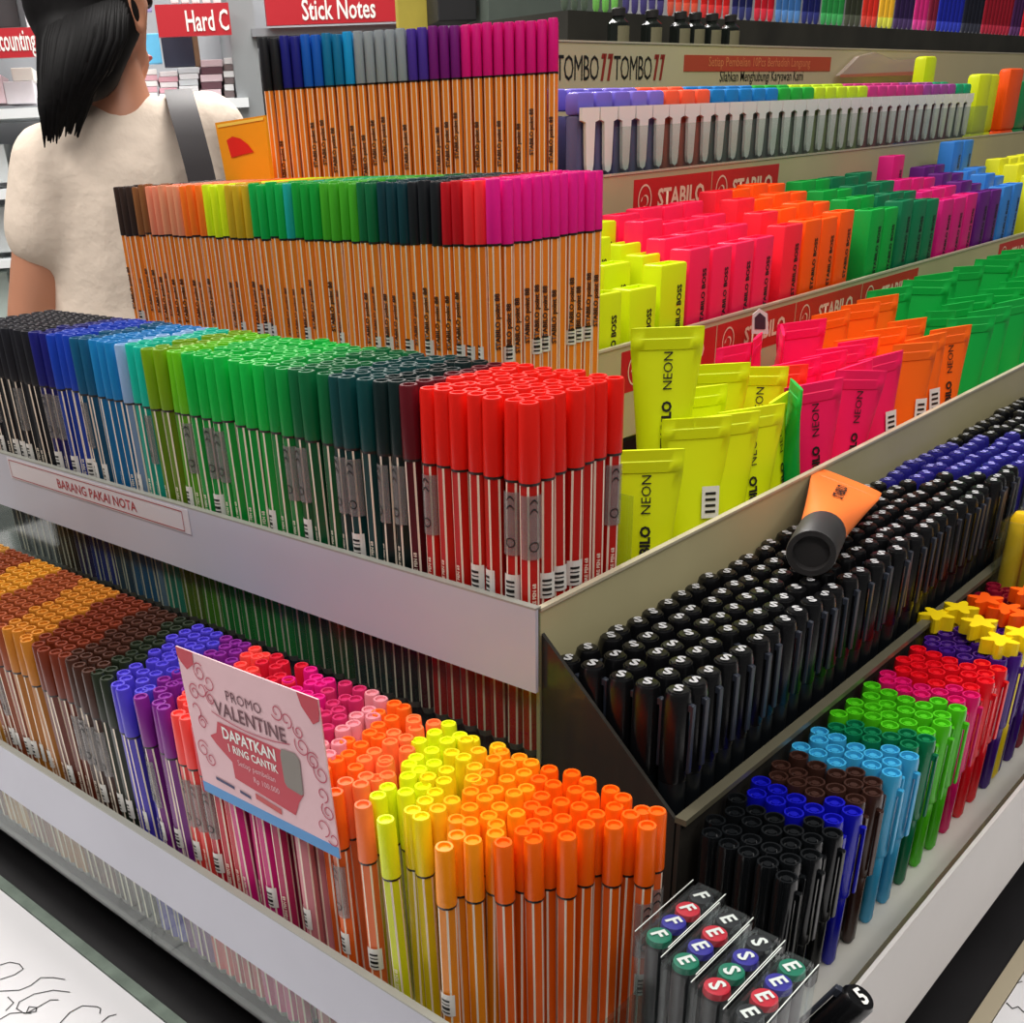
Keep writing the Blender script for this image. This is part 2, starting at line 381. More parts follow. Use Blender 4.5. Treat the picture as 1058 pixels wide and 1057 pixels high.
for j in range(3):
    for i in range(n3-1, -1, -1):
        u = (i+.5)/n3; p = a+dv*u+nv*(.0082*j+.004)
        # perspective-even colour runs along the row
        cn, c = T3(u)
        if j == 0: cnt[cn] = cnt.get(cn, 0)+1
        lab = ('%s %s capped orange fineliner from the sign side, front row of the top tier' % (nth(cnt[cn]-1), cn)) if j == 0 else '%s capped orange fineliner in the %s row back of the top tier' % (cn, nth(j))
        k = thing('upright_fineliner', lab, 'fineliner', (p.x, p.y, .1625), (0, 0, ez+random.gauss(0, .15)), 'front row of top tier' if j == 0 else cn+' fineliners of top tier row %d' % (j+1))
        put('barrel', barrel_mesh(ORANGE, .0036, .1358), k); put('cap', cap_mesh(c, .0039, .1355, .168+random.random()*.0015), k)
        if j == 0 and random.random() < .6: put('printed_name', name88, k, (0, -.0036*.93-.00035, .086+random.random()*.014))
# orange pack beside the top tier
t = thing('pouch', 'yellow orange pouch with a red fan emblem beside the top tier fineliners', 'pouch')
P = [on(x, y, 1, .226) for x, y in ((222, 127), (274, 119), (280, 188), (240, 186))]
lo = [on(280, 215, 1, .226), on(248, 215, 1, .226)]
P = [P[0], P[1], Vector((lo[0].x, .226, .164)), Vector((lo[1].x-.004, .226, .164))]
bm = bmesh.new(); back = Vector((0, .008, 0))
A = [bm.verts.new(p) for p in P]; B = [bm.verts.new(p+back*(.2 if k < 2 else 1)) for k, p in enumerate(P)]
bm.faces.new(A); bm.faces.new(B[::-1])
for k in range(4): bm.faces.new((A[k], B[k], B[(k+1) % 4], A[(k+1) % 4]))
put('pouch_body', mesh('pouch_body', bm, M('orange_foil', (244, 160, 22), .3)), t)
bm = bmesh.new(); c0 = on(240, 164, 1, .2255)
pts = [on(x, y, 1, .2255) for x, y in ((239, 163), (234, 145), (240, 141), (248, 143), (256, 149), (262, 157), (250, 160))]
bm.faces.new([bm.verts.new(p) for p in pts]); put('fan_emblem', mesh('fan_emblem', bm, M('emblem_red', (222, 36, 24), .4)), t)
bm = bmesh.new(); pts = [on(x, y, 1, .2256) for x, y in ((224, 129), (272, 121), (272, 124), (225, 132))]
bm.faces.new([bm.verts.new(p) for p in pts]); put('top_seam', mesh('top_seam', bm, M('seam_yellow', (250, 214, 90), .35)), t)

# ---------------------------------------------------------------- cards and strips on the rails
t = thing('price_label', 'narrow price label reading BARANG PAKAI NOTA in a red outline on the rail', 'label')
yl = -.0076; x0, x1, z0, z1 = -.468, -.259, .0655, .0795
put('card', boxm('card', (x0-.002, yl, z0-.001), (x1+.006, yl+.0002, z1), M('label_paper', (212, 206, 210), .5)), t)
bm = bmesh.new(); w = .0005
for A_ in (((x0, z0), (x1, z0+w)), ((x0, z1-.002), (x1, z1-.002+w)), ((x0, z0), (x0+w, z1-.002)), ((x1-w, z0), (x1, z1-.002))):
    (xa, za), (xb, zb) = A_; quad(bm, [(xa, yl-.0002, za), (xb, yl-.0002, za), (xb, yl-.0002, zb), (xa, yl-.0002, zb)])
RED = M('print_red', (168, 48, 56), .5)
put('outline', mesh('outline', bm, RED), t)
put('printed_words', text('BARANG PAKAI NOTA', .0088, RED, 'flat', .01, 1.06), t, (-.356, yl-.0002, .0715))

t = thing('promo_card', 'pink Promo Valentine card with hearts and a blue foot standing before the pens', 'sign')
yc = -.1128; X0, X1, Z0, Z1 = -.1165, -.0195, -.006, .0695
t.location = (-.0662, yc, -.0048); t.rotation_euler = (0, math.radians(-2.2), 0)
W, H = X1-X0, Z1-Z0
PINK = M('pale_pink_card', (226, 184, 190), .5, noise=.03, scale=30)
put('card', boxm('card', (-W/2, 0, 0), (W/2, .0006, H), PINK), t)
put('foot_band', boxm('foot_band', (-W/2, -.0002, 0), (W/2, 0, .0055), M('band_blue', (70, 140, 200), .5)), t)
HRED = M('card_red', (190, 34, 58), .5); DP = M('card_plum', (96, 40, 54), .5); LINE = M('card_line', (186, 62, 88), .5); GREY = M('tag_grey', (128, 120, 112), .5)
def fl(pts, y): return [(x, y, z) for x, z in pts]
bm = bmesh.new(); L, Rr = -W/2, W/2
quad(bm, fl([(L, H), (L+.013, H), (L+.012, H-.006), (L+.006, H-.010)], -.0002)); 
quad(bm, fl([(L, H), (L+.006, H-.010), (L+.002, H-.007), (L, H-.004)], -.0002))
put('corner_heart', mesh('corner_heart', bm, HRED), t); bm = bmesh.new()
quad(bm, fl([(Rr, H), (Rr-.013, H), (Rr-.011, H-.006), (Rr-.005, H-.0125)], -.0002)); quad(bm, fl([(Rr, H), (Rr-.005, H-.0125), (Rr-.001, H-.010), (Rr, H-.006)], -.0002))
put('corner_heart', mesh('corner_heart', bm, HRED), t)
put('printed_words', text('PROMO', .0072, DP, 'flat', 0, 1), t, (-.003, -.0003, H-.0155))
put('printed_words', text('VALENTINE', .0098, DP, 'flat', .012, .98), t, (-.001, -.0003, H-.0238))
bm = bmesh.new()
f = bm.faces.new([bm.verts.new(p) for p in fl([(-.0285, .0375), (-.026, .044), (.021, .0435), (.0235, .0435), (.026, .030), (.030, .025), (.026, .020), (.022, .012), (-.020, .0165), (-.020, .025), (-.030, .031), (-.034, .0345)], -.0002)])
put('ribbon', mesh('ribbon', bm, HRED), t)
put('printed_words', text('DAPATKAN', .0082, WHITE, 'flat', .025, .88), t, (-.0045, -.0004, .0395))
put('printed_words', text('1 RING CANTIK', .0056, WHITE, 'flat', .02, .9), t, (-.003, -.0004, .0325))
put('printed_words', text('Setiap pembelian', .0042, PINK, 'flat', 0, .95), t, (-.002, -.0004, .026))
put('printed_words', text('Rp 100.000', .0042, PINK, 'flat', 0, .95), t, (.004, -.0004, .0205))
bm = bmesh.new(); f = bm.faces.new([bm.verts.new(p) for p in fl([(.018, .041), (.0195, .0445), (.0285, .045), (.031, .0425), (.030, .0255), (.0285, .0245), (.0195, .0255), (.018, .0275)], -.0004)])
put('ring_picture', mesh('ring_picture', bm, GREY), t)
bm = bmesh.new()
def ringline(cx, cz, r0, w=.0006, a0=0, a1=2*PI, n=18, sp_=0):
    for q in range(n):
        p = [a0+(a1-a0)*(q+h)/n for h in (0, 1)]; rr = [r0*(1-sp_*(q+h)/n) for h in (0, 1)]
        quad(bm, [(cx+rr[0]*math.cos(p[0]), -.0003, cz+rr[0]*math.sin(p[0])), (cx+rr[1]*math.cos(p[1]), -.0003, cz+rr[1]*math.sin(p[1])),
                  (cx+(rr[1]+w)*math.cos(p[1]), -.0003, cz+(rr[1]+w)*math.sin(p[1])), (cx+(rr[0]+w)*math.cos(p[0]), -.0003, cz+(rr[0]+w)*math.sin(p[0]))])
for cx_, cz_, r_ in ((-.033, .0665, .0045), (-.027, .063, .004), (-.034, .058, .004), (-.040, .055, .004), (-.042, .046, .0045), (-.038, .040, .0035), (.020, .062, .004), (.026, .060, .0035), (.034, .050, .0045), (.040, .045, .004), (.044, .040, .0045),
                     (.043, .030, .0035), (.045, .022, .004), (-.042, .025, .0045), (-.037, .021, .0035), (.040, .013, .0045), (.046, .009, .0035), (-.028, .055, .003), (.033, .0565, .003)):
    ringline(cx_, cz_, r_, .0006, random.random()*6, 9+random.random()*3, 26, .75)
for q in range(20):
    u = q/20; 
    x_a, x_b = -.029+.055*u, -.029+.055*(u+.05)
    z_a, z_b = .0452+.003*(2*u-1)**2, .0452+.003*(2*(u+.05)-1)**2
    quad(bm, [(x_a, -.0003, z_a), (x_b, -.0003, z_b), (x_b, -.0003, z_b+.0005), (x_a, -.0003, z_a+.0005)])
put('scrollwork', mesh('scrollwork', bm, LINE), t)
bm = bmesh.new()
for xa, xb, za in ((-.036, -.022, .0105), (-.018, -.010, .0095), ):
    quad(bm, fl([(xa, za), (xb, za-.0008), (xb, za+.0016-.0008), (xa, za+.0016)], -.0003))
put('sponsor_mark', mesh('sponsor_mark', bm, M('sponsor_navy', (40, 40, 90), .5)), t)
bm = bmesh.new(); quad(bm, fl([(-.006, .0105), (.012, .0085), (.012, .0115), (-.006, .0135)], -.0003)); put('sponsor_mark', mesh('sponsor_mark', bm, M('sponsor_red', (190, 60, 60), .5)), t)

# red brand strips on the beige panels
def brand_strip(x, y0, n, zc, h, label):
    t = thing('brand_strip', label, 'sign', (x, y0, zc-h/2), (0, 0, PI/2))
    Lt = .122
    bm = bmesh.new()
    for k in range(n): box(bm, (k*Lt+.0006, 0, 0), ((k+1)*Lt-.0006, .0006, h))
    put('strip_card', mesh('strip_card', bm, REDSTRIP), t)
    bm = bmesh.new()
    for k in range(n):
        cx_ = k*Lt+.017; r_ = h*.33
        for q in range(24):
            aa = [2*PI*(q+e)/24 for e in (0, 1)]
            quad(bm, [(cx_+rr*.85*math.cos(an), -.0003, h/2+rr*math.sin(an)) for an, rr in ((aa[0], r_), (aa[1], r_), (aa[1], r_*1.14), (aa[0], r_*1.14))])
        # swan-like curl inside the ring
        for q in range(16):
            u = q/16; f_ = lambda u: (cx_-.5*r_*math.cos(u*5.2)*(1-.25*u), h/2-.12*r_+.42*r_*math.sin(u*5.2))
            p, s_ = f_(u), f_(u+1/16); w = .08*r_
            quad(bm, [(p[0]-w, -.0003, p[1]), (s_[0]-w, -.0003, s_[1]), (s_[0]+w, -.0003, s_[1]+w), (p[0]+w, -.0003, p[1]+w)])
    put('ring_logo', mesh('ring_logo', bm, CREAM), t)
    for k in range(n):
        put('printed_name', text('STABILO', h*.62, CREAM, 'flat', .03, 1.0), t, (k*Lt+.073, -.0003, h/2))
brand_strip(-.2709, .468, 2, .2085, .031, 'red strip printed STABILO under the row of white clipped markers')
brand_strip(-.1419, .268, 4, .1195, .027, 'red strip printed STABILO behind the neon tubes')
brand_strip(-.1419, .97, 2, .1195, .027, 'red strip printed STABILO beyond the green tubes')
t = thing('brand_strip', 'beige header strip lettered with the TOMBOW name and a red notice', 'sign', (-.4217, .5, .268), (0, 0, PI/2))
put('strip_card', boxm('strip_card', (.01, 0, .004), (1.5, .0006, .061), M('strip_beige', (198, 186, 148), .5, noise=.06, scale=6)), t)
for yy in (.082, .172):
    put('printed_name', text('TOMBO', .029, INK, 'flat', 0, .68, 0, .9), t, (yy+.013, -.0004, .043))
    bm = bmesh.new()
    for k in range(2):
        xx = yy+.049+k*.0105
        quad(bm, [(xx, -.0004, .0325), (xx+.004, -.0004, .0325), (xx+.0095, -.0004, .0545), (xx+.0052, -.0004, .0545)])
        quad(bm, [(xx+.0005, -.0004, .0505), (xx+.0055, -.0004, .0505), (xx+.0055, -.0004, .0545), (xx+.0015, -.0004, .0545)])
    put('letter_mark', mesh('letter_mark', bm, M('mark_red', (150, 40, 30), .5)), t)
put('notice', boxm('notice', (.277, -.0006, .040), (.610, -.0001, .0545), M('notice_red', (188, 70, 46), .5)), t)
put('printed_words', text('Setiap Pembelian 10Pcs Berhadiah Langsung', .0125, M('notice_text', (228, 140, 90), .5), 'flat', 0, 1.05), t, (.44, -.0009, .0475))
put('printed_words', text('Silahkan Menghubungi Karyawan Kami', .0145, INK, 'flat', .005, .86), t, (.446, -.0004, .034))

# ---------------------------------------------------------------- neon tubes
TUBE_H = .118
def tube_b(z, rb=.0125): 
    u = max(0, min(1, (z-.03)/(TUBE_H-.012-.03))); return rb*(1-u)+.0011*u
def tube_mesh(c, w):
    k = ('tube', tuple(c), w)
    if k in TXT: return TXT[k]
    bm = bmesh.new(); N = 28; rings = []
    for z in (.028, .03, .04, .055, .07, .085, .097, TUBE_H-.012, TUBE_H-.0115, TUBE_H-.006, TUBE_H-.0055, TUBE_H):
        u = max(0, min(1, (z-.03)/(TUBE_H-.04))); a_ = .0125*(1-u**1.15)+w/2*u**1.15; b_ = tube_b(z); e = 1-.35*u
        if abs(z-(TUBE_H-.0115)) < 1e-5 or abs(z-(TUBE_H-.006)) < 1e-5: b_ += .0005
        ring = []
        for q in range(N):
            an = 2*PI*q/N; cs, sn = math.cos(an), math.sin(an)
            ring.append(bm.verts.new((a_*math.copysign(abs(cs)**e, cs), b_*math.copysign(abs(sn)**1, sn), z)))
        rings.append(ring)
    for i in range(len(rings)-1):
        for q in range(N): bm.faces.new((rings[i][q], rings[i][(q+1) % N], rings[i+1][(q+1) % N], rings[i+1][q]))
    bm.faces.new(rings[0][::-1]); bm.faces.new(rings[-1])
    TXT[k] = smooth(mesh('tube_body', bm, plastic(c, .42)), 40); return TXT[k]
def tube_cap():
    if 'tcap' in TXT: return TXT['tcap']
    bm = bmesh.new(); lathe(bm, [(.0005, .003), (.009, .003), (.0098, 0), (.0128, 0), (.0133, .001), (.0133, .028), (.012, .03)], 28)
    TXT['tcap'] = smooth(mesh('screw_cap', bm, M('charcoal_cap', (46, 44, 44), .5))); return TXT['tcap']
def conform(v): return Vector((v.x, -tube_b(v.z)-.0007, v.z))
NAME_S = bake(text('STABILO', .0072, INK, 'up', .045, 1.0), lambda v: conform(v+Vector((.001, 0, .0655))))
NAME_N = bake(text('NEON', .0072, INK, 'up', 0, 1.0), lambda v: conform(v+Vector((.001, 0, .0955))))
def neon(c, cname, where, x, y, z=0, face=45, tilt=(0, 0), w=.037, named=True, sticker=False, group=None):
    t = thing('highlighter_tube', where, 'highlighter', (x, y, z), (math.radians(tilt[0]), math.radians(tilt[1]), math.radians(face)), group)
    put('tube_body', tube_mesh(c, w), t); put('screw_cap', tube_cap(), t)
    if named: put('printed_name', NAME_S, t); put('printed_word', NAME_N, t)
    if sticker:
        bm = bmesh.new(); quad(bm, [conform(Vector(p)) - Vector((0, .0003, 0)) for p in ((.004, 0, .062), (.014, 0, .062), (.014, 0, .080), (.004, 0, .080))])
        for q in range(4):
            z_ = .065+q*.0034; quad(bm, [conform(Vector(p)) - Vector((0, .0006, 0)) for p in ((.006, 0, z_), (.012, 0, z_), (.012, 0, z_+.0015), (.006, 0, z_+.0015))], 1)
        put('barcode_label', mesh('barcode_label', bm, [M('label_white', (226, 222, 216), .5), INK]), t)
    return t
NY, NP, NO, NG = (222, 236, 10), (250, 22, 92), (255, 106, 18), (12, 170, 66)
def neon_at(c, lab, px_, py_, x, face, **k):
    p = on(px_, py_, 0, x); neon(c, '', lab, x, p.y, max(0, p.z-TUBE_H), face, **k)
neon_at(NY, 'yellow neon tube nearest the corner beside the red pens', 666, 484, -.026, 40, w=.040)
neon_at(NY, 'yellow neon tube tucked just behind the one nearest the corner', 716, 494, -.040, 46, sticker=True, named=False, w=.040)
neon_at(NY, 'tall raised yellow neon tube standing above the other yellow tubes', 690, 338, -.060, 38, w=.040)
neon_at(NY, 'yellow neon tube third along behind the rail', 748, 466, -.030, 58, named=False, w=.042)
neon_at(NY, 'wide facing yellow neon tube leaning mid yellow cluster', 776, 433, -.026, 64, w=.046)
neon_at(NY, 'yellow neon tube behind the raised one under the red strip', 742, 376, -.085, 44, named=False, w=.042)
neon_at(NY, 'yellow neon tube behind the raised one, half hidden', 722, 400, -.070, 60, named=False, w=.040)
neon_at(NY, 'yellow neon tube farthest along, next to a dark gap', 786, 379, -.075, 30, w=.036)
neon_at(NY, 'yellow neon tube turned sideways beside the lone green tube', 803, 428, -.026, 100, named=True)
neon_at(NG, 'lone green neon tube between the yellow and pink tubes', 823, 397, -.024, 128, w=.036, named=False)
neon_at((252, 60, 40), 'red orange neon tube behind the lone green tube', 806, 398, -.068, 50, named=False)
pk = [(-.024, .316, 60, 1, 0), (-.026, .350, 64, 1, 0), (-.026, .384, 66, 1, 0), (-.026, .418, 70, 0, 1), (-.064, .374, 58, 0, 0), (-.062, .402, 68, 0, 0), (-.064, .430, 60, 0, 0), (-.066, .458, 72, 0, 0), (-.100, .335, 85, 0, 0), (-.102, .375, 110, 0, 0), (-.102, .412, 120, 0, 0), (-.104, .450, 60, 0, 0)]
for q, (x, y, fa, nm, st) in enumerate(pk):
    row = ('rail', 'middle row', 'strip')[0 if x > -.05 else 1 if x > -.08 else 2]
    idx = [p for p in pk if (p[0] > -.05) == (x > -.05) and (p[0] > -.08) == (x > -.08)].index(pk[q])
    neon(NP, '', '%s hot pink neon tube from the yellow ones, %s' % (nth(idx), {'rail': 'against the front rail', 'middle row': 'in the middle row', 'strip': 'against the red strip'}[row]), x, y, .012 if row == 'strip' else 0, fa, (0, random.gauss(0, 3)), named=bool(nm), sticker=bool(st), w=.042)
og = [(-.028, .462, 62, 0, 1), (-.028, .502, 66, 0, 1), (-.028, .540, 64, 1, 0), (-.068, .470, 60, 0, 0), (-.068, .515, 62, 0, 0), (-.070, .560, 66, 0, 0), (-.104, .500, 70, 0, 0), (-.104, .545, 66, 0, 0), (-.104, .590, 60, 0, 0)]
for q, (x, y, fa, nm, st) in enumerate(og):
    neon(NO, '', '%s orange neon tube from the pink ones, %s' % (nth(q % 3), ('against the front rail', 'in the middle row', 'against the red strip')[q//3]), x, y, .012*(q//3 == 2), fa, (0, random.gauss(0, 2)), named=bool(nm), sticker=bool(st), w=.040)
k = 0
for r_, x in enumerate((-.032, -.068, -.104)):
    for q in range(7):
        y = .592+.052*q+.01*r_
        neon(NG, '', '%s green neon tube from the orange ones, %s' % (nth(q), ('against the front rail', 'in the middle row', 'against the red strip')[r_]), x, y+random.gauss(0, .003), .016*(r_ == 2), 60+random.gauss(0, 16), (0, random.gauss(0, 4)), named=False, w=.042)

t = thing('price_tag', 'small white tag with a dark picture standing among the pink tubes', 'tag', (0, 0, 0))
P = [on(x, y_, 0, -.128) for x, y_ in ((777, 345), (778, 325), (785, 319), (793, 324), (794, 345))]
bm = bmesh.new(); A = [bm.verts.new(p) for p in P]; Bq = [bm.verts.new(p+Vector((-.0006, 0, 0))) for p in P]; bm.faces.new(A); bm.faces.new(Bq[::-1])
for k in range(5): bm.faces.new((A[k], Bq[k], Bq[(k+1) % 5], A[(k+1) % 5]))
put('tag_card', mesh('tag_card', bm, WHITE), t)
bm = bmesh.new(); bm.faces.new([bm.verts.new(on(x, y_, 0, -.1276)) for x, y_ in ((780, 340), (780, 328), (785, 323), (791, 328), (791, 340))]); put('tag_picture', mesh('tag_picture', bm, M('tag_dark', (60, 40, 60), .5)), t)
a0, a1 = on(783, 345, 0, -.1283), on(788, 345, 0, -.1283); bm = bmesh.new(); box(bm, (-.1288, a0.y, .004), (-.1282, a1.y, a0.z+.004)); put('tag_stem', mesh('tag_stem', bm, WHITE), t)

# the orange tube lying across the markers
a_ = on(838, 572, 2, .069); e_ = on(876, 496, 2, .072)
t = thing('highlighter_tube', 'bright orange neon tube with charcoal cap lying across the black markers', 'highlighter', group=None)
d = (e_-a_).normalized(); n_ = (CAM-a_).normalized(); ny = -(n_-d*n_.dot(d)).normalized(); zx = ny.cross(d)
Rm = Matrix((zx, ny, d)).transposed().to_4x4(); Rm.translation = a_
t.matrix_world = Rm
sc_ = (e_-a_).length/TUBE_H; t.scale = (.95, .95, sc_)
put('tube_body', tube_mesh((255, 128, 56), .044), t); put('screw_cap', tube_cap(), t)
me = bake(text('STABILO', .0070, INK, 'flat', .02), lambda v: Vector((v.x, 0, v.z+.080)))
flip = 1
put('printed_name', bake(text('STABILO', .0086, INK, 'up', .03), lambda v: Vector((v.x-.001, tube_b(v.z+.082)+.0006, v.z+.082)) if False else Vector((v.x-.001, -tube_b(v.z+.082)-.0007, v.z+.082))), t)

# ---------------------------------------------------------------- flat highlighters on the third tier
def boss_meshes(c):
    k = ('boss', tuple(c))
    if k in TXT: return TXT[k]
    bm = bmesh.new(); box(bm, (-.0140, -.0085, .030), (.0140, .0085, .105), 0, .0016)
    f = max((f for f in bm.faces if f.normal.z > .9), key=lambda f: f.calc_area())
    bmesh.ops.inset_individual(bm, faces=[f], thickness=.0022)
    r_ = bmesh.ops.extrude_discrete_faces(bm, faces=[f])
    for v in r_['faces'][0].verts: v.co.z -= .0035
    body = smooth(mesh('body', bm, plastic(c, .4)))
    bm = bmesh.new(); box(bm, (-.0143, -.0088, 0), (.0143, .0088, .031), 0, .0025)
    cap = smooth(mesh('cap', bm, plastic(c, .38)))
    TXT[k] = (body, cap); return TXT[k]
BOSS = text('STABILO BOSS', .0066, INK, 'up', .035, .9)
def boss(lab, c, x, y, ztop, group=None, rot=90, named=True, z0=None):
    t = thing('highlighter', lab, 'highlighter', (x, y, ztop-.105), (0, 0, math.radians(rot)), group)
    b_, c_ = boss_meshes(c); put('body', b_, t); put('cap', c_, t)
    if named: put('printed_name', BOSS, t, (.0062, -.0088, .072))
    return t
HY, HP, HO, HG, HD, HM, HV, HB = (216, 234, 10), (252, 34, 86), (255, 92, 10), (10, 164, 62), (10, 116, 74), (214, 26, 120), (98, 24, 118), (54, 128, 206)
yl_ = [(630, 303, -.149, 'front', 0), (667, 297, -.149, 'front', 1), (699, 272, -.149, 'front', 2), (640, 272, -.178, 'second', 0), (679, 262, -.182, 'second', 1), (620, 246, -.205, 'third', 0), (656, 251, -.207, 'third', 1), (626, 229, -.235, 'rearmost', 0)]
for px_, py_, x, rn, q in yl_:
    p = on(px_, py_, 0, x)
    boss('%s yellow flat highlighter from the fineliners, %s row' % (nth(q), rn), HY, x-.009, p.y, p.z, rot=84)
rows = [-.158, -.186, -.214, -.242]; zt = [.1845, .192, .1985, .205]; rown = ['front', 'second', 'third', 'rearmost']
def bank(cname, c, ys, rws=(0, 1, 2, 3), dz=0, skew=0, after=''):
    for r_ in rws:
        for q, y in enumerate(ys):
            boss('%s %s flat highlighter along the %s row of the second step' % (nth(q), cname, rown[r_]), c, rows[r_], y+skew*r_+random.gauss(0, .0006), zt[r_]+dz+random.gauss(0, .0012), rot=90+random.gauss(0, 1.2), named=(r_ == 0 or q == len(ys)-1))
bank('hot pink', HP, [.374+.0305*q for q in range(4)], skew=.012)
bank('red pink', (252, 40, 60), [.512], dz=.006, skew=.012)
bank('orange', HO, [.543+.0305*q for q in range(3)], dz=.006, skew=.012)
bank('bright green', HG, [.664+.0305*q for q in range(2)], skew=.012, dz=.004)
bank('dark green', HD, [.727+.0305*q for q in range(3)], skew=.012, dz=.004)
bank('magenta', HM, [.826+.031*q for q in range(3)], skew=.015, rws=(0, 1, 2), dz=.002)
boss('tall magenta flat highlighter alone in the rearmost row of the second step', HM, rows[3], .90, .222)
bank('violet', HV, [.925, .956], skew=.02, dz=.002)
bank('sky blue', HB, [.990, 1.021], skew=.022, rws=(0, 1, 2), dz=.004)
for q in range(2): boss('%s sky blue flat highlighter raised high on the rearmost row' % nth(q), HB, rows[3], 1.06+.031*q, .229)
bank('pale yellow', (226, 224, 40), [1.09+.033*q for q in range(4)], skew=.022, rws=(0, 1, 2), dz=.010)

# ---------------------------------------------------------------- markers with white clips
def clip_meshes(c, body):
    k = ('swing', tuple(c))
    if k in TXT: return TXT[k]
    bm = bmesh.new(); box(bm, (-.0108, -.006, 0), (.0108, .006, .109), 0, .003); b_ = smooth(mesh('barrel', bm, plastic(body, .35)))
    bm = bmesh.new(); box(bm, (-.0112, -.0065, .1085), (.0112, .0065, .124), 0, .003); c_ = smooth(mesh('cap', bm, plastic(c, .35)))
    bm = bmesh.new()
    pts = [(-.0112, .1135), (-.0112, .105), (-.0062, .1035), (-.0048, .075), (-.0035, .070), (0, .0685), (.0035, .070), (.0048, .075), (.0062, .1035), (.0112, .105), (.0112, .1135)]
    A = [bm.verts.new((x, -.0105, z)) for x, z in pts]; B = [bm.verts.new((x, -.008, z)) for x, z in pts]; n = len(pts)
    bm.faces.new(A); bm.faces.new(B[::-1])
    for q in range(n): bm.faces.new((A[q], B[q], B[(q+1) % n], A[(q+1) % n]))
    w_ = mesh('pocket_clip', bm, WHITE)
    TXT[k] = (b_, c_, w_); return TXT[k]
sw = [(3, 'violet', (118, 104, 204), (88, 84, 118)), (2, 'lilac', (130, 112, 208), (88, 84, 118)), (3, 'coral', (250, 96, 62), (150, 72, 54)), (5, 'azure', (30, 126, 196), (86, 90, 84)), (3, 'green', (40, 170, 60), (88, 98, 80)), (5, 'lime', (196, 224, 40), (120, 128, 78)),
      (6, 'magenta', (204, 56, 130), (130, 64, 66)), (4, 'plum', (160, 70, 150), (120, 62, 70)), (2, 'mint', (20, 160, 110), (80, 96, 86))]
y = .420
for n, cn, c, body in sw:
    for q in range(n):
        for r_ in (0, 1):
            t = thing('clip_marker', '%s %s capped marker with white clip, %s row under the lettered strip' % (nth(q), cn, 'front' if r_ == 0 else 'back'), 'marker', (-.290-.030*r_+(0 if q or cn != 'coral' else .000), y+.006*r_, .1625), (0, 0, PI/2), 'white clipped markers')
            b_, c_, w_ = clip_meshes(c, body); put('barrel', b_, t); put('cap', c_, t, (0, 0, .0035*r_)); 
            if r_ == 0: put('pocket_clip', w_, t)
        y += .0243
for lab, c, yy, xx, dz, w in (('tall yellow marker standing above the end of the white clipped row', (216, 230, 20), 1.21, -.345, .034, 1.5), ('first broad yellow marker past the white clipped row', (222, 232, 30), 1.255, -.292, .012, 1.9), ('second broad yellow marker past the white clipped row', (222, 232, 30), 1.305, -.300, .012, 1.9), ('orange broad marker past the yellow ones at the end of the row', (250, 86, 16), 1.37, -.294, .018, 2.2), ('green broad marker at the far end of the white clipped row', (20, 140, 76), 1.43, -.300, .004, 2.2)):
    t = thing('broad_marker', lab, 'marker', (xx, yy, .1625), (0, 0, PI/2))
    bm = bmesh.new(); box(bm, (-.0112*w, -.0075, 0), (.0112*w, .0075, .07), 0, .003); put('barrel', smooth(mesh('barrel', bm, plastic(c, .35))), t)
    bm = bmesh.new(); box(bm, (-.0116*w, -.008, .0695), (.0116*w, .008, .122+dz), 0, .004); put('cap', smooth(mesh('cap', bm, plastic(c, .35))), t)
# clear blister pack on the header strip
t = thing('blister_pack', 'clear crumpled blister pack leaning on the lettered header strip', 'package')
P = [on(x, y_, 0, -.4125) for x, y_ in ((868, 78), (888, 58), (905, 54), (925, 62), (960, 60), (962, 76))]
bm = bmesh.new(); A = [bm.verts.new(p) for p in P]; B = [bm.verts.new(p+Vector((-.006, 0, 0))) for p in P]
bm.faces.new(A); bm.faces.new(B[::-1])
for k in range(6): bm.faces.new((A[k], B[k], B[(k+1) % 6], A[(k+1) % 6]))
put('pack_shell', mesh('pack_shell', bm, clear('blister', (240, 225, 215), .38, .2)), t)
bm = bmesh.new(); P = [on(x, y_, 0, -.4118) for x, y_ in ((868, 77), (962, 73), (962, 77), (868, 80))]
bm.faces.new([bm.verts.new(p) for p in P]); put('card_edge', mesh('card_edge', bm, M('pack_red', (190, 110, 90), .4)), t)

# ---------------------------------------------------------------- ink bottles and the upper rack
for q, yy in enumerate((.725, .785, .84, .87, .905, .945)):
    t = thing('ink_bottle', '%s small dark ink bottle with cream label above the TOMBOW lettering' % nth(q), 'bottle', (-.468, yy, .3305), (0, 0, PI/2))
    bm = bmesh.new(); lathe(bm, [(.010, 0), (.011, .001), (.011, .022), (.006, .026), (.006, .028)], 16); put('glass_body', smooth(mesh('glass_body', bm, M('bottle_glass', (30, 34, 30), .15))), t)
    bm = bmesh.new(); lathe(bm, [(.007, .028), (.007, .034), (.006, .035)], 16); put('screw_cap', smooth(mesh('screw_cap', bm, M('bottle_cap', (40, 38, 36), .4))), t)
    bm = bmesh.new(); patch(bm, .0113, -PI/2-1.0, -PI/2+1.0, .004, .019, 8); put('label', mesh('label', bm, M('bottle_label', (128, 122, 92), .5)), t)
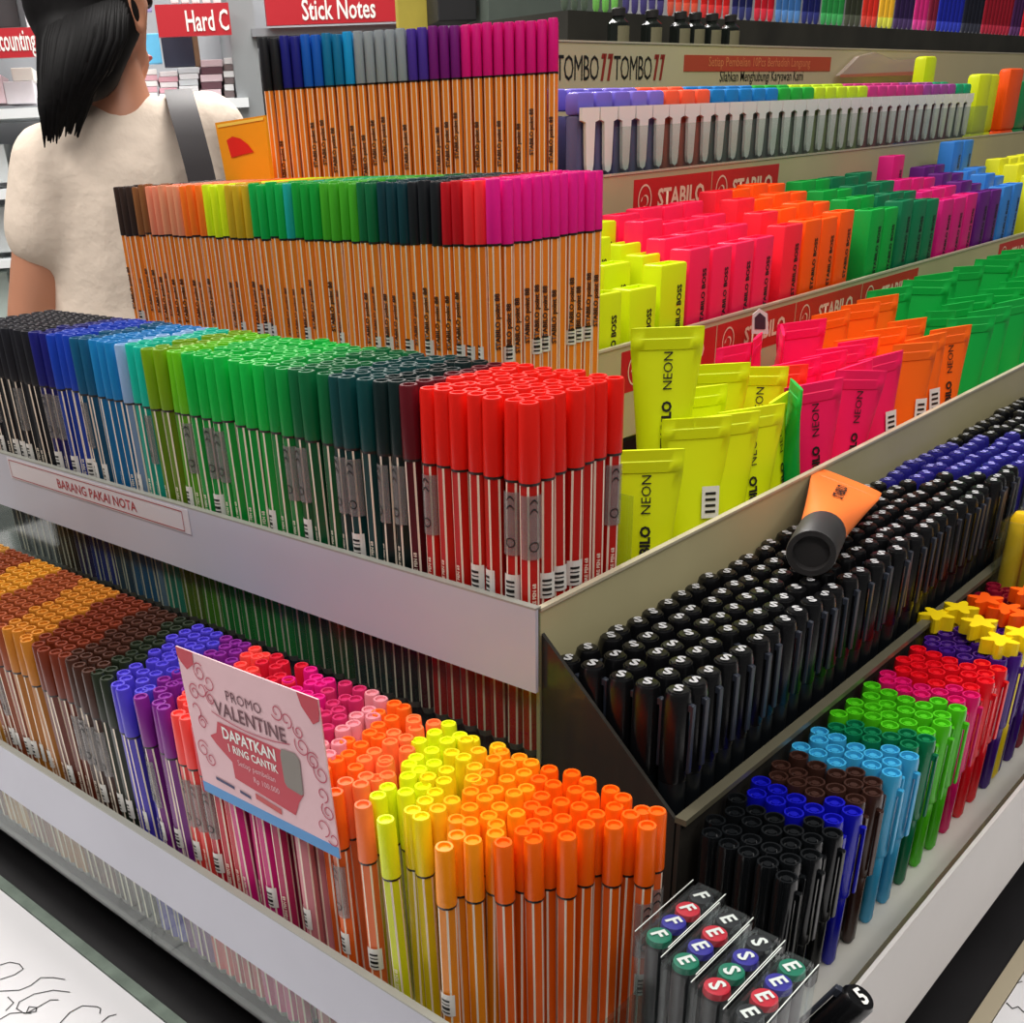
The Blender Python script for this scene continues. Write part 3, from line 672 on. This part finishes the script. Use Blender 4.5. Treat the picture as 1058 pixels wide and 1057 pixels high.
tops = [(3, 'grey green', (60, 74, 58)), (3, 'leaf green', (90, 160, 60)), (5, 'indigo', (44, 36, 90)), (4, 'red orange', (226, 62, 40)), (4, 'scarlet', (206, 30, 30)), (3, 'navy', (26, 30, 84)), (3, 'crimson', (190, 22, 40)), (4, 'steel blue', (60, 110, 170)),
        (3, 'dark blue', (20, 26, 90)), (4, 'green', (40, 140, 66)), (3, 'olive black', (50, 54, 40)), (3, 'flame red', (220, 48, 36)), (3, 'golden', (244, 190, 50)), (4, 'dark violet', (44, 26, 70)), (3, 'pink', (206, 40, 120)), (2, 'wine', (120, 24, 50)), (6, 'ultramarine', (22, 34, 150)), (5, 'ink black', (22, 24, 36)), (8, 'deep red', (140, 14, 34)), (3, 'purple black', (60, 24, 70)), (3, 'cherry red', (196, 24, 36))]
y = .70; gi = 0
for n, cn, c in tops:
    for q in range(n):
        t = thing('brush_pen', '%s %s brush pen in the rack above the bottles' % (nth(q), cn), 'pen', (-.517, y, .3665), (0, 0, PI/2), 'brush pens of the upper rack')
        bm = bmesh.new()
        k = ('brush', c)
        if k not in TXT:
            lathe(bm, [(.0016, 0, 1), (.0034, .004, 1), (.0038, .014, 0), (.004, .05, 0), (.004, .12, 0), (.0037, .122, 0), (.0034, .15, 0), (.003, .153, 0)], 12); TXT[k] = smooth(mesh('barrel', bm, [plastic(c), plastic(tuple(min(255, int(v*1.15+40)) for v in c))]))
        else: bm.free()
        put('barrel', TXT[k], t)
        if ('bcap', c) not in TXT:
            bm = bmesh.new(); lathe(bm, [(.0043, .105), (.0043, .14), (.0038, .155)], 12); TXT[('bcap', c)] = smooth(mesh('cap', bm, plastic(c)))
        put('cap', TXT[('bcap', c)], t)
        y += .0168
    y += .004

# ---------------------------------------------------------------- black markers
def marker_meshes(kind):
    k = ('marker', kind)
    if k in TXT: return TXT[k]
    ccap = (12, 12, 14) if kind == 'black' else (34, 30, 118)
    bm = bmesh.new(); lathe(bm, [(.0056, 0), (.006, .002), (.006, .096)], 14); b_ = smooth(mesh('barrel', bm, M('marker_body', (12, 16, 20), .38)))
    bm = bmesh.new(); lathe(bm, [(.0062, .095), (.0064, .097), (.0061, .134), (.0052, .1375), (.0048, .1375), (.0045, .1383), (.0002, .1386)], 16); c_ = smooth(mesh('cap', bm, M('marker_cap_'+kind, ccap, .25)))
    bm = bmesh.new(); box(bm, (-.0013, -.0084, .100), (.0013, -.0068, .133), 0, .0005); box(bm, (-.0013, -.0072, .130), (.0013, -.0055, .133)); cl = mesh('pocket_clip', bm, M('marker_clip', (46, 50, 60), .35))
    TXT[k] = (b_, c_, cl); return TXT[k]
MARK = {'black': text('S', .0084, M('mark_grey', (176, 176, 178), .5), 'top', .04), 'blue': text('S', .0088, M('mark_lilac', (150, 146, 220), .5), 'top', .04)}
for r_ in range(5):
    for q in range(56):
        x = .0125+.0139*r_; y = .0075+.0136*q+random.gauss(0, .0003)
        kind = 'blue' if (.34+.02*r_ < y < .47+.02*r_ and r_ < 5) or (.62 < y) and (q+r_) % 3 else 'black'
        where = ('row against the beige panel', 'second row from the beige panel', 'middle row of the long tray', 'second row from the tray lip', 'outermost row along the tray lip')[r_]
        t = thing('permanent_marker', '%s topped marker with a pale S on its cap, %s' % (kind, where), 'marker', (x, y, -.0835+random.gauss(0, .0006)), (math.radians(random.gauss(0, .4)), math.radians(random.gauss(0, .4)), random.choice((PI/2, PI/2+.3, PI/2-.25))), kind+' markers, '+where)
        b_, c_, cl = marker_meshes(kind); put('barrel', b_, t); put('cap', c_, t); put('pocket_clip', cl, t); put('printed_mark', MARK[kind], t, (0, 0, .139), (0, 0, -PI/2+.5+random.gauss(0, .15)))

# ---------------------------------------------------------------- ballpoint pens in the lowest side tray
def bic_meshes(c):
    k = ('bic', tuple(c))
    if k in TXT: return TXT[k]
    p_ = plastic(c, .18)
    bm = bmesh.new(); lathe(bm, [(.0022, 0), (.0034, .003), (.0036, .05)], 12); b_ = smooth(mesh('barrel', bm, p_))
    bm = bmesh.new(); lathe(bm, [(.0044, .040), (.0047, .041), (.0048, .083), (.0044, .0855), (.0036, .0855), (.0032, .0835), (.0022, .0835), (.0018, .0848), (.0002, .0848)], 16); c_ = smooth(mesh('cap', bm, p_))
    bm = bmesh.new(); box(bm, (-.0013, -.0070, .044), (.0013, -.0056, .0795), 0, .0005); box(bm, (-.0013, -.0066, .0765), (.0013, -.0042, .0797)); cl = mesh('pocket_clip', bm, p_)
    TXT[k] = (b_, c_, cl); return TXT[k]
B = [(.044, 'black', (16, 18, 20)), (.063, 'blue', (16, 18, 160)), (.096, 'dark brown', (56, 34, 28)), (.122, 'cyan', (58, 156, 200)), (.140, 'deep green', (12, 108, 68)), (.186, 'bright green', (74, 182, 24)), (.203, 'magenta', (204, 20, 96)), (.243, 'red', (216, 18, 32)), (.305, 'purple', (62, 24, 116)), (.36, 'dark red', (126, 16, 40))]
bf = runs(B); cnt = {}
for q in range(36):
    for r_ in range(5, -1, -1):
        x = .0885+.0099*r_ - (.004 if q % 2 else 0) + .003; y = -.006+.0101*q + .002*(5-r_)
        if x > .1365: continue
        cn, c = bf(y + (.006 if r_ < 3 else 0))
        cnt[cn] = cnt.get(cn, 0)+1
        if r_ == 5 and q in (9, 15, 21, 27): continue
        t = thing('ballpoint_pen', ('%s ballpoint from the near end on the outer side, %s capped' % (nth(q), cn)) if r_ == 5 else '%s capped ballpoint in the lowest side tray, %s row from the outer side' % (cn, nth(5-r_)),
                  'pen', (x+random.gauss(0, .0003), y, -.0908), (0, 0, PI/2+random.gauss(0, .25)), 'outer ballpoints' if r_ == 5 else '%s ballpoints, row %d' % (cn, 6-r_))
        b_, c_, cl = bic_meshes(c); put('barrel', b_, t); put('cap', c_, t, (0, 0, random.random()*.002)); put('pocket_clip', cl, t)
# flower-headed pens beyond
for q, (px, py, c, cn) in enumerate(((968, 634, (238, 206, 20), 'yellow'), (992, 629, (238, 206, 20), 'yellow'), (1012, 646, (238, 206, 20), 'yellow'), (1034, 660, (238, 206, 20), 'yellow'), (1056, 655, (238, 206, 20), 'yellow'), (1018, 622, (244, 88, 14), 'orange'), (1040, 628, (244, 88, 14), 'orange'), (1060, 636, (244, 88, 14), 'orange'), (1062, 614, (244, 88, 14), 'orange'))):
    p = on(px, py, 2, .004)
    t = thing('flower_pen', '%s %s flower headed pen behind the purple ballpoints' % (nth(q if q < 5 else q-5), cn), 'pen', (p.x, p.y, -.0905+.0012*(q % 3)), (0, 0, .4*q))
    pts = []
    for k in range(40):
        an = 2*PI*k/40; r_ = .0078+.0026*math.cos(5*an); pts.append((r_*math.cos(an), r_*math.sin(an)))
    bm = bmesh.new(); poly_prism(bm, pts, .086, .0945); put('flower_head', mesh('flower_head', bm, plastic(c, .3)), t)
    bm = bmesh.new(); lathe(bm, [(.003, 0), (.0045, .004), (.0045, .086)], 12); put('barrel', smooth(mesh('barrel', bm, plastic(c, .3))), t)
# clear tub of yellow pens
t = thing('pen_tub', 'clear tub standing in the side tray past the flower headed pens', 'tub', (.103, .366, -.0905))
bm = bmesh.new()
for a_, b_ in (((-.02, -.001, .0), (.03, .001, .125)), ((-.02, .069, 0), (.03, .071, .125)), ((-.021, -.001, 0), (-.0195, .071, .125)), ((.0295, -.001, 0), (.031, .071, .125)), ((-.02, 0, 0), (.03, .07, .002))): box(bm, a_, b_)
put('tub_wall', mesh('tub_wall', bm, ACRYL), t)
for q in range(8):
    cn, c = (('yellow', (236, 190, 30)), ('pink', (236, 130, 120)))[q % 3 == 2]
    t = thing('tub_pen', '%s %s capped pen inside the clear tub' % (nth(q), cn), 'pen', (.0895+.0128*(q % 4), .378+.028*(q//4), -.088), (0, 0, 0), 'pens in the clear tub')
    bm = bmesh.new(); lathe(bm, [(.004, 0), (.0055, .003), (.0055, .07)], 14); put('barrel', smooth(mesh('barrel', bm, plastic((150, 24, 50)))), t)
    bm = bmesh.new(); lathe(bm, [(.006, .07), (.0062, .072), (.006, .122), (.004, .126)], 14); put('cap', smooth(mesh('cap', bm, plastic(c, .3))), t)

# packs of four markers in film
FILM = clear('pack_film', (235, 240, 240), .015, .05)
PC = [('green', (20, 120, 92)), ('blue', (52, 44, 150)), ('red', (204, 34, 54)), ('black', (34, 34, 38))]
LET = ['F', 'E', 'S', 'E']
for q in range(4):
    x = .1135+.0152*q; y0 = -.0725-.0045*q if q else -.071
    t = thing('marker_pack', '%s film pack of four markers lettered %s from the orange pens' % (nth(q), LET[q]), 'marker pack', (x, y0-.0055, -.0905), (0, 0, 0))
    bm = bmesh.new()
    r_ = bmesh.ops.create_cube(bm, size=1)
    for v in bm.verts: v.co = Vector((v.co.x*.0142, .0205+v.co.y*.0455, .046+v.co.z*.0895))
    bmesh.ops.bevel(bm, geom=list(bm.edges), offset=.0025, segments=2, affect='EDGES')
    put('film', smooth(mesh('film', bm, FILM)), t)
    bm = bmesh.new()
    for xx in (-.0072, .0072):
        for zz in (.0905,): box(bm, (xx-.00015, .0, zz-.0002), (xx+.00015, .041, zz+.0002))
    put('film_seam', mesh('film_seam', bm, M('seam_white', (215, 220, 214), .2)), t)
    for k in range(4):
        cn, c = PC[k] if q != 3 else PC[(3-k+3) % 4 if False else [3, 2, 1, 0][k]]
        if q == 2: cn, c = [PC[2], PC[0], PC[1], PC[3]][k]
        yy = .0055+.0100*k
        bm = bmesh.new(); lathe(bm, [(.004, .002), (.0047, .003), (.0047, .05)], 14); mk = put('marker', smooth(mesh('marker', bm, M('pack_marker_body', (24, 24, 28), .35))), t, (0, yy, 0))
        bm = bmesh.new(); lathe(bm, [(.0048, .05, 1), (.005, .051, 1), (.005, .0865, 0), (.0046, .089, 0), (.0002, .0892, 0)], 18); put('marker_cap', smooth(mesh('marker_cap', bm, [plastic(c, .3), M('pack_marker_body', (24, 24, 28), .35)])), mk)
        put('printed_letter', text(LET[q], .0082, WHITE, 'top', .03), mk, (0, 0, .0896), (0, 0, math.radians(-28)))
# loose marker at the end of the tray
p = on(889, 1030, 2, -.045)
t = thing('permanent_marker', 'loose black marker lettered 5 leaning over the tray end beside the film packs', 'marker')
d = ((CAM-p).normalized()*.62+rt*.55+up*.5).normalized(); zx = d.cross(Vector((0, 0, 1))).normalized()
Rm = Matrix((zx, d.cross(zx), d)).transposed().to_4x4(); Rm.translation = p-d*.075
t.matrix_world = Rm
bm = bmesh.new(); lathe(bm, [(.006, .0), (.0068, .002), (.0068, .045)], 18); put('barrel', smooth(mesh('barrel', bm, M('marker_body', (12, 16, 20), .38))), t)
bm = bmesh.new(); lathe(bm, [(.007, .045), (.0073, .047), (.0071, .073), (.006, .075), (.0002, .0752)], 18); put('cap', smooth(mesh('cap', bm, M('marker_cap_black', (12, 12, 14), .25))), t)
put('printed_mark', text('5', .010, WHITE, 'top', .03), t, (0, 0, .0757), (0, 0, math.radians(150)))
bm = bmesh.new(); box(bm, (-.0015, -.0098, .040), (.0015, -.0082, .073), 0, .0005); box(bm, (-.0015, -.0085, .069), (.0015, -.006, .073)); put('pocket_clip', mesh('pocket_clip', bm, M('marker_clip', (46, 50, 60), .35)), t)

# ---------------------------------------------------------------- shop behind
fl_ = struct(put('floor', boxm('floor', (-7, -3, -1.06), (4, 7, -1.0), M('floor_tile', (176, 172, 166), .3, noise=.06, scale=3))))
vd = ray(150, 157); vd.z = 0; vd.normalize(); eh = Vector((vd.y, -vd.x, 0))       # horizontal view direction, and across it
ang = math.atan2(eh.y, eh.x)
def bg(px, py, dist):
    d_ = ray(px, py); p = CAM + d_*(dist/(d_.x*vd.x+d_.y*vd.y)); return p
def bgbox(name, x0, y0, x1, y1, dist, depth, mt, parent=None, bev=0, zfix=None):
    """a box whose front covers the given outline at this distance, extending back by depth"""
    xm, ym = (x0+x1)/2, (y0+y1)/2
    c = bg(xm, ym, dist); w = (bg(x1, ym, dist)-bg(x0, ym, dist)).length; h = (bg(xm, y0, dist)-bg(xm, y1, dist)).length
    me = boxm(name, (-w/2, 0, -h/2), (w/2, depth, h/2), mt, bev)
    o = put(name, me, None, c, (0, 0, ang))
    if parent is not None:
        o.parent = parent; o.matrix_parent_inverse = parent.matrix_world.inverted() if False else Matrix()
    return o, c, w, h
wc = CAM + vd*4.3
wl = put('wall_back', boxm('wall_back', (-4, 0, -1.0), (4, .1, 1.9), M('shop_wall', (150, 150, 152), .6, noise=.1, scale=2)), None, (wc.x, wc.y, 0), (0, 0, ang)); struct(wl)
SH = M('shelf_white', (226, 230, 232), .4); SG = M('shelf_grey', (128, 130, 134), .5)
sh = thing('shop_shelving', 'white and grey shop shelving behind the woman with red category boards', 'shelving')
D0 = 3.3
for x0, y0, x1, y1, dp, mt in ((-60, 108, 262, 118, .40, SH), (-60, 190, 262, 200, .40, SH), (-60, 262, 262, 270, .40, SH), (-60, 330, 262, 338, .4, SH), (262, 26, 470, 34, .4, SG)):
    bgbox('shelf_board', x0, y0, x1, y1, D0, dp, mt, sh)
bgbox('back_panel', -60, -120, 470, 700, D0+.42, .02, M('shelf_back', (140, 142, 146), .6), sh)
bgbox('end_post', 273, 22, 297, 640, D0+.02, .38, M('post_grey', (138, 142, 144), .5), sh)
bgbox('end_post', 20, -60, 30, 30, D0+.02, .1, SH, sh)
SR = M('board_red', (178, 22, 36), .45)
for lab, (x0, y0, x1, y1), s, tx, ty, tw, sz in (('red category board reading Accounting', (-60, 30, 38, 60), 'Accounting', 12, 45, 50, .062), ('red category board reading Hard Cover', (162, 4, 238, 37), 'Hard C', 214, 21, 44, .062), ('red category board reading Stick Notes', (275, -14, 425, 24), 'Stick Notes', 350, 9, 76, .062)):
    t = thing('category_board', lab, 'sign')
    bgbox('board', x0, y0, x1, y1, D0-.03, .02, SR, t)
    c = bg(tx, ty, D0-.032); me = text(s, sz, WHITE, 'flat', .015, 1); k_ = (bg(tx+tw/2, ty, D0-.032)-bg(tx-tw/2, ty, D0-.032)).length/me.dimensions_x if False else None
    wd = max(v.co.x for v in me.vertices)*2; me = bake(me, lambda v: Vector((v.x*((bg(tx+tw/2, ty, D0-.032)-bg(tx-tw/2, ty, D0-.032)).length/wd), v.y, v.z)))
    put('lettering', me, t, c, (0, 0, ang))
def item(name, lab, cat, x0, y0, x1, y1, dist, depth, c, group=None, rough=.6):
    o, *_ = bgbox(name, x0, y0, x1, y1, dist, depth, M('item_%d_%d_%d' % c, c, rough, noise=.08, scale=20), None, .002)
    return tag(o, lab, cat, group)
item('folder', 'light blue folder standing on the shelf beside the woman', 'folder', 140, 35, 166, 66, D0+.08, .03, (92, 176, 216))
item('folder', 'navy folder standing next to the light blue one', 'folder', 168, 33, 200, 69, D0+.08, .03, (28, 32, 52))
item('folder', 'narrow brown folder edge beside the navy folder', 'folder', 200, 36, 206, 69, D0+.08, .03, (110, 84, 60))
item('frame', 'first lilac frame high on the shelf by her head', 'frame', 138, 0, 146, 14, D0+.06, .02, (168, 150, 200))
item('frame', 'second lilac frame high on the shelf by her head', 'frame', 148, -4, 156, 12, D0+.06, .02, (150, 140, 190))
cols = [((198, 150, 160), (214, 208, 206)), ((204, 152, 164), (220, 212, 214)), ((216, 216, 218), (196, 200, 204)), ((96, 60, 70), (214, 190, 196)), ((222, 222, 222), (110, 96, 96))]
for s_, (xa, xb, yt) in enumerate(((148, 163, 70), (164, 184, 72), (184, 206, 68), (207, 230, 60), (231, 243, 58))):
    n = 6 if s_ < 4 else 7
    h = (106-yt)/n
    for q in range(n):
        y1 = 107.2-h*q
        o, *_ = bgbox('notebook', xa+random.random()*1.5, y1-h+.5, xb-random.random()*1.5, y1, D0+.05, .2, M('nb_%d_%d' % (s_, q % 2), cols[s_][q % 2], .6), None, .001)
        tag(o, '%s notebook up in the %s stack on the shelf right of the woman' % (nth(q), nth(s_)), 'notebook', 'stacked notebooks')
for q, (x0, y0, x1, y1, c) in enumerate(((-20, 78, 4, 107, (214, 190, 196)), (5, 84, 36, 107, (206, 200, 204)), (12, 70, 34, 83.5, (220, 214, 206)), (-20, 150, 8, 189, (196, 200, 200)), (14, 158, 26, 189, (206, 206, 200)), (-20, 215, 10, 261, (190, 194, 194)), (-20, 282, 12, 329, (170, 182, 176)), (22, 300, 40, 329, (214, 218, 214)))):
    item('paper_ream', '%s pale paper pack on the shelves behind her shoulder' % nth(q), 'paper pack', x0, y0, x1, y1, D0+.06, .18, c)
item('box_file', 'dark box file on the upper shelf at the edge', 'box', -10, -20, 17, 28, D0+.08, .2, (46, 42, 44))
for q in range(5): item('card_packet', '%s white packet hanging above the Hard Cover board' % nth(q), 'packet', 176+q*11, -8, 184+q*11, 3.5, D0+.02, .02, (224, 214, 214), 'white packets above the board')
item('poster', 'yellow and green poster beyond the top fineliners', 'poster', 410, -30, 456, 34, 2.6, .02, (176, 160, 60))
item('handbag', 'black bag hanging beyond the top fineliners', 'bag', 452, -40, 492, 22, 2.5, .1, (26, 26, 28))
item('carton', 'grey green carton beyond the pink capped fineliners', 'carton', 505, -40, 650, 60, 2.45, .3, (78, 88, 80))

# ---------------------------------------------------------------- the woman
DW = 1.98
def wp(px, py, dd=0): return bg(px, py, DW+dd)
UP = Vector((0, 0, 1))
def remesh(name, caps, mt, vox=.012, sm=2, parent=None):
    """caps: (p0, r0, p1, r1, flatten along view) joined into one continuous skin"""
    bm = bmesh.new()
    for p0, r0, p1, r1, fl2 in caps:
        n = 10; L_ = (p1-p0).length; ax = (p1-p0).normalized() if L_ > 1e-6 else UP
        s_ = eh - ax*eh.dot(ax); s_.normalize(); v_ = ax.cross(s_)
        prof = []
        for k in range(6): a_ = -PI/2+PI/2*k/5; prof.append((r0*math.cos(a_), r0*math.sin(a_)))
        for k in range(6): a_ = PI/2*k/5; prof.append((r1*math.cos(a_), L_+r1*math.sin(a_)))
        rings = []
        for r_, z in prof:
            rings.append([bm.verts.new(p0+ax*z+s_*(max(r_, .0005)*math.cos(2*PI*q/20))+v_*(max(r_, .0005)*fl2*math.sin(2*PI*q/20))) for q in range(20)])
        for i in range(len(rings)-1):
            for q in range(20): bm.faces.new((rings[i][q], rings[i][(q+1) % 20], rings[i+1][(q+1) % 20], rings[i+1][q]))
        bm.faces.new(rings[0][::-1]); bm.faces.new(rings[-1])
    me = mesh(name, bm, mt); o = put(name, me)
    md = o.modifiers.new('r', 'REMESH'); md.mode = 'VOXEL'; md.voxel_size = vox; md.use_smooth_shade = True
    ms = o.modifiers.new('s', 'SMOOTH'); ms.factor = .5; ms.iterations = sm*3
    bpy.context.view_layer.update()
    me2 = bpy.data.meshes.new_from_object(o.evaluated_get(bpy.context.evaluated_depsgraph_get()))
    bpy.data.objects.remove(o); bpy.data.meshes.remove(me)
    me2.name = name; me2.materials.clear(); me2.materials.append(mt)
    for p in me2.polygons: p.use_smooth = True
    return put(name, me2, parent)
per = thing('person', 'woman in a cream short sleeved top with long black hair, seen from behind', 'person')
SKIN = M('skin', (204, 142, 112), .5, noise=.05, scale=9, sub=.1); SHIRT = M('cream_cloth', (234, 216, 198), .85, noise=.04, scale=12, bump=.9)
HAIR = M('black_hair', (12, 10, 11), .62, noise=.3, scale=120, spec=.18); TROU = M('dark_denim', (40, 44, 62), .8, noise=.15, scale=60)
mpx = 1.98/1110*1.13
neck = wp(126, 116); headc = wp(95, 8, .02); shl = wp(57, 175, .0); shr = wp(215, 142, .05); chest = wp(140, 210, .02); waist = wp(140, 345, .03); hip = waist - UP*.17
fwd_face = (vd*.78+eh*.62).normalized()
floor_z = -1.0
elL = wp(36, 330, .03); haL = elL + vd*.2 + eh*.06 - UP*.05
elR = shr + eh*.06 - UP*.25 + vd*.05; haR = elR + vd*.18 - UP*.04
def leg(s):
    h_ = hip+eh*.085*s; k_ = Vector((h_.x, h_.y, -.53))+vd*.02; f_ = Vector((h_.x, h_.y, floor_z+.08))
    return h_, k_, f_
body = [(neck-UP*.02, .055, headc-UP*.06, .052, 1), (headc, .078, headc+UP*.045, .082, 1.15), (headc+fwd_face*.035-UP*.05, .05, headc+fwd_face*.03, .065, 1),
        (headc+fwd_face*.098-UP*.028, .011, headc+fwd_face*.088+UP*.012, .008, 1), (headc+fwd_face*.07-UP*.075, .026, headc+fwd_face*.072-UP*.065, .03, 1),
        (shl, .055, elL, .044, 1), (elL, .043, haL, .028, 1), (shr, .055, elR, .043, 1), (elR, .042, haR, .028, 1),
        (shl+eh*.03, .065, shr-eh*.03, .065, .9), (chest, .135, waist, .118, .68), (waist, .12, hip, .145, .75)]
for s in (-1, 1):
    h_, k_, f_ = leg(s); body += [(h_, .085, k_, .055, 1), (k_, .055, f_, .036, 1), (f_-UP*.045, .035, f_-UP*.05+vd*.14, .028, 1)]
for hd, s in ((haL, 1), (haR, -1)):
    pd = (vd*.9-UP*.3).normalized(); pc = hd+pd*.035; body.append((hd, .026, hd+pd*.075, .032, 1))
    for k in range(4):
        b_ = hd+pd*.085+eh*(.017*(k-1.5)); mid = b_+pd*(.036 if k in (1, 2) else .03)-UP*.008; body.append((b_, .0095, mid, .009, 1)); body.append((mid, .009, mid+pd*.018-UP*.026, .0078, 1))
    b_ = hd+pd*.03+eh*.03*s; body.append((b_, .012, b_+pd*.035+eh*.022*s-UP*.01, .0095, 1))
bo = remesh('body', body, SKIN, .0075, 1, per)
# ear, eyes, mouth
fr = fwd_face.cross(UP)
earp = headc + fr*.083 - fwd_face*.002 - UP*.008
bm = bmesh.new(); lathe(bm, [(.004, -.008), (.022, -.006), (.026, .0), (.022, .004), (.015, .001), (.006, -.001)], 18)
me = mesh('ear', bm, SKIN); smooth(me, 80)
eo = put('ear', me, per); zx = fr; vx = (UP*.96-fwd_face*.2).normalized(); 
Rm = Matrix((vx*1.25, zx.cross(vx)*.72, zx)).transposed().to_4x4(); Rm.translation = earp; eo.matrix_world = Rm
for s in (-1, 1):
    bm = bmesh.new(); bmesh.ops.create_uvsphere(bm, u_segments=12, v_segments=8, radius=.012)
    e_ = put('eye', smooth(mesh('eye', bm, M('eye_dark', (40, 28, 24), .2)), 90), per, headc+fwd_face*.088+fr*.032*s+UP*.012)
bm = bmesh.new(); bmesh.ops.create_uvsphere(bm, u_segments=14, v_segments=8, radius=.022)
for v in bm.verts: v.co = fr*v.co.x + fwd_face*(v.co.y*.35)+UP*(v.co.z*.3)
put('mouth', smooth(mesh('mouth', bm, M('lips', (176, 86, 84), .45)), 90), per, headc+fwd_face*.098-UP*.062)
# top
sh_caps = [(shl+eh*.03-UP*.002, .074, shr-eh*.03-UP*.002, .074, .9), (chest+UP*.01, .150, waist, .134, .72), (waist, .136, hip+UP*.05, .150, .78),
           (shl, .067, shl+(elL-shl)*.40, .066, 1), (shr, .067, shr+(elR-shr)*.42, .064, 1), (neck-UP*.035-eh*.03, .062, neck-UP*.035+eh*.05, .06, .95)]
remesh('shirt', sh_caps, SHIRT, .010, 2, per)
tr = [(hip+UP*.03, .148, hip-UP*.03, .15, .8)]
for s in (-1, 1):
    h_, k_, f_ = leg(s); tr += [(h_, .096, k_, .066, 1), (k_, .066, f_+UP*.03, .056, 1)]
remesh('trousers', tr, TROU, .012, 1, per)
for s in (-1, 1):
    h_, k_, f_ = leg(s); remesh('shoe', [(Vector((f_.x, f_.y, floor_z+.045)), .044, Vector((f_.x, f_.y, floor_z+.04))+vd*.15, .038, .9)], M('shoe_black', (26, 24, 26), .4), .008, 1, per)
hb = headc
hair = [(hb+UP*.035-fwd_face*.02, .086, hb+UP*.005-fwd_face*.026, .083, 1), (hb-eh*.006-vd*.03-UP*.01, .078, wp(84, 62, -.06), .060, .8), (wp(78, 60, -.06), .050, wp(63, 108, -.085), .026, .5),
        (wp(68, 30, -.04), .044, wp(54, 118, -.085), .022, .7), (wp(94, 60, -.06), .034, wp(78, 108, -.083), .014, .6), (hb+UP*.06, .080, hb+UP*.055+fwd_face*.035, .068, 1)]
remesh('hair', hair, HAIR, .008, 1, per)
random.seed(21)
for k in range(30):                                                # the fall of hair, tapering locks lying over it
    u = k/29; jx = random.gauss(0, 1.0)
    def dd(x): return .022-.090*math.sqrt(max(.06, 1-((x-95)/47)**2))
    xa, xb, xc, xd = 56+76*u, 47+80*u, 44+52*u, 44+40*u
    s1, s2 = math.sqrt(max(.05, 1-((xb-86)/44)**2)), math.sqrt(max(.02, 1-(2*u-1)**2))
    P_ = [wp(xa, -2, dd(xa)-.003), wp(xb+jx, 40, -.052-.056*s1), wp((xb+xc)/2+jx, 74, -.082-.034*s2), wp(xc+jx, 106-10*u, -.112+.018*u*u), wp(xd+random.gauss(0, 2.0), 147-12*u+random.gauss(0, 3.5), -.104+.010*u)]
    bm = bmesh.new(); rings = []
    for p, r_ in zip(P_, (.004, .0095, .0105, .0085, .0008)):
        rings.append([bm.verts.new(p+eh*(r_*math.cos(2*PI*q/8))+vd*(r_*.55*math.sin(2*PI*q/8))) for q in range(8)])
    for i in range(4):
        for q in range(8): bm.faces.new((rings[i][q], rings[i][(q+1) % 8], rings[i+1][(q+1) % 8], rings[i+1][q]))
    bm.faces.new(rings[0][::-1]); bm.faces.new(rings[4])
    put('hair_lock', smooth(mesh('hair_lock', bm, HAIR), 80), per)
# bag strap over the shoulder
bagt = thing('shoulder_bag', 'dark grey bag strap running down the back of the woman', 'bag')
bm = bmesh.new(); pts = [wp(x, y_, d_) for x, y_, d_ in ((186, 92, .06), (184, 92, .0), (185, 96, -.055), (190, 115, -.10), (197, 140, -.115), (205, 170, -.118), (212, 200, -.118), (222, 260, -.11), (232, 330, -.10))]
wv = eh*.021; tv = vd*.004; prev = None
for p in pts:
    r_ = [bm.verts.new(q_) for q_ in (p-wv, p+wv, p+wv+tv, p-wv+tv)]
    if prev:
        for k in range(4): bm.faces.new((prev[k], prev[(k+1) % 4], r_[(k+1) % 4], r_[k]))
    prev = r_
put('strap', smooth(mesh('strap', bm, M('strap_grey', (62, 58, 60), .6)), 50), bagt)
bc = wp(240, 380, -.02)
put('bag_body', boxm('bag_body', (-.12, -.05, -.12), (.12, .05, .10), M('strap_grey', (62, 58, 60), .6), .02), bagt, bc+eh*.17+vd*.02, (0, 0, ang+.9))

# ---------------------------------------------------------------- light
def area(name, loc, size, power, col=(1, .97, .93), rot=(0, 0, 0), sy=None):
    l = bpy.data.lights.new(name, 'AREA'); l.energy = power; l.color = col; l.shape = 'RECTANGLE'; l.size = size; l.size_y = sy or size
    o = bpy.data.objects.new(name, l); COL.objects.link(o); o.location = loc; o.rotation_euler = rot
area('overhead_light', (.9, -.9, 1.75), 1.5, 26, sy=.5)
area('overhead_light', (.1, .3, 1.9), 1.4, 22, sy=.4)
area('overhead_light', (1.4, .8, 1.9), .5, 20, sy=1.6)
area('overhead_light', (-.9, -1.0, 1.9), 1.4, 14, sy=.4)
area('overhead_light', (-1.6, 1.2, 1.9), 1.4, 60, sy=.4)
area('overhead_light', (-1.7, -.5, 1.9), 1.4, 50, sy=.4)  # unseen fill lamp, added to brighten the woman's back
area('overhead_light', (-2.4, 2.0, 1.9), 1.4, 70, sy=.4)
w_ = bpy.data.worlds.new('shop_ambient'); SC.world = w_; w_.use_nodes = True
w_.node_tree.nodes['Background'].inputs[0].default_value = (1, .98, .96, 1); w_.node_tree.nodes['Background'].inputs[1].default_value = .13
vs = SC.view_settings; vs.view_transform = 'Standard'; vs.look = 'None'; vs.exposure = -.25; vs.gamma = 1; vs.use_curve_mapping = False
SC.cycles.max_bounces = 8; SC.cycles.transparent_max_bounces = 16; SC.cycles.caustics_reflective = False; SC.cycles.caustics_refractive = False
SC.cycles.use_denoising = True
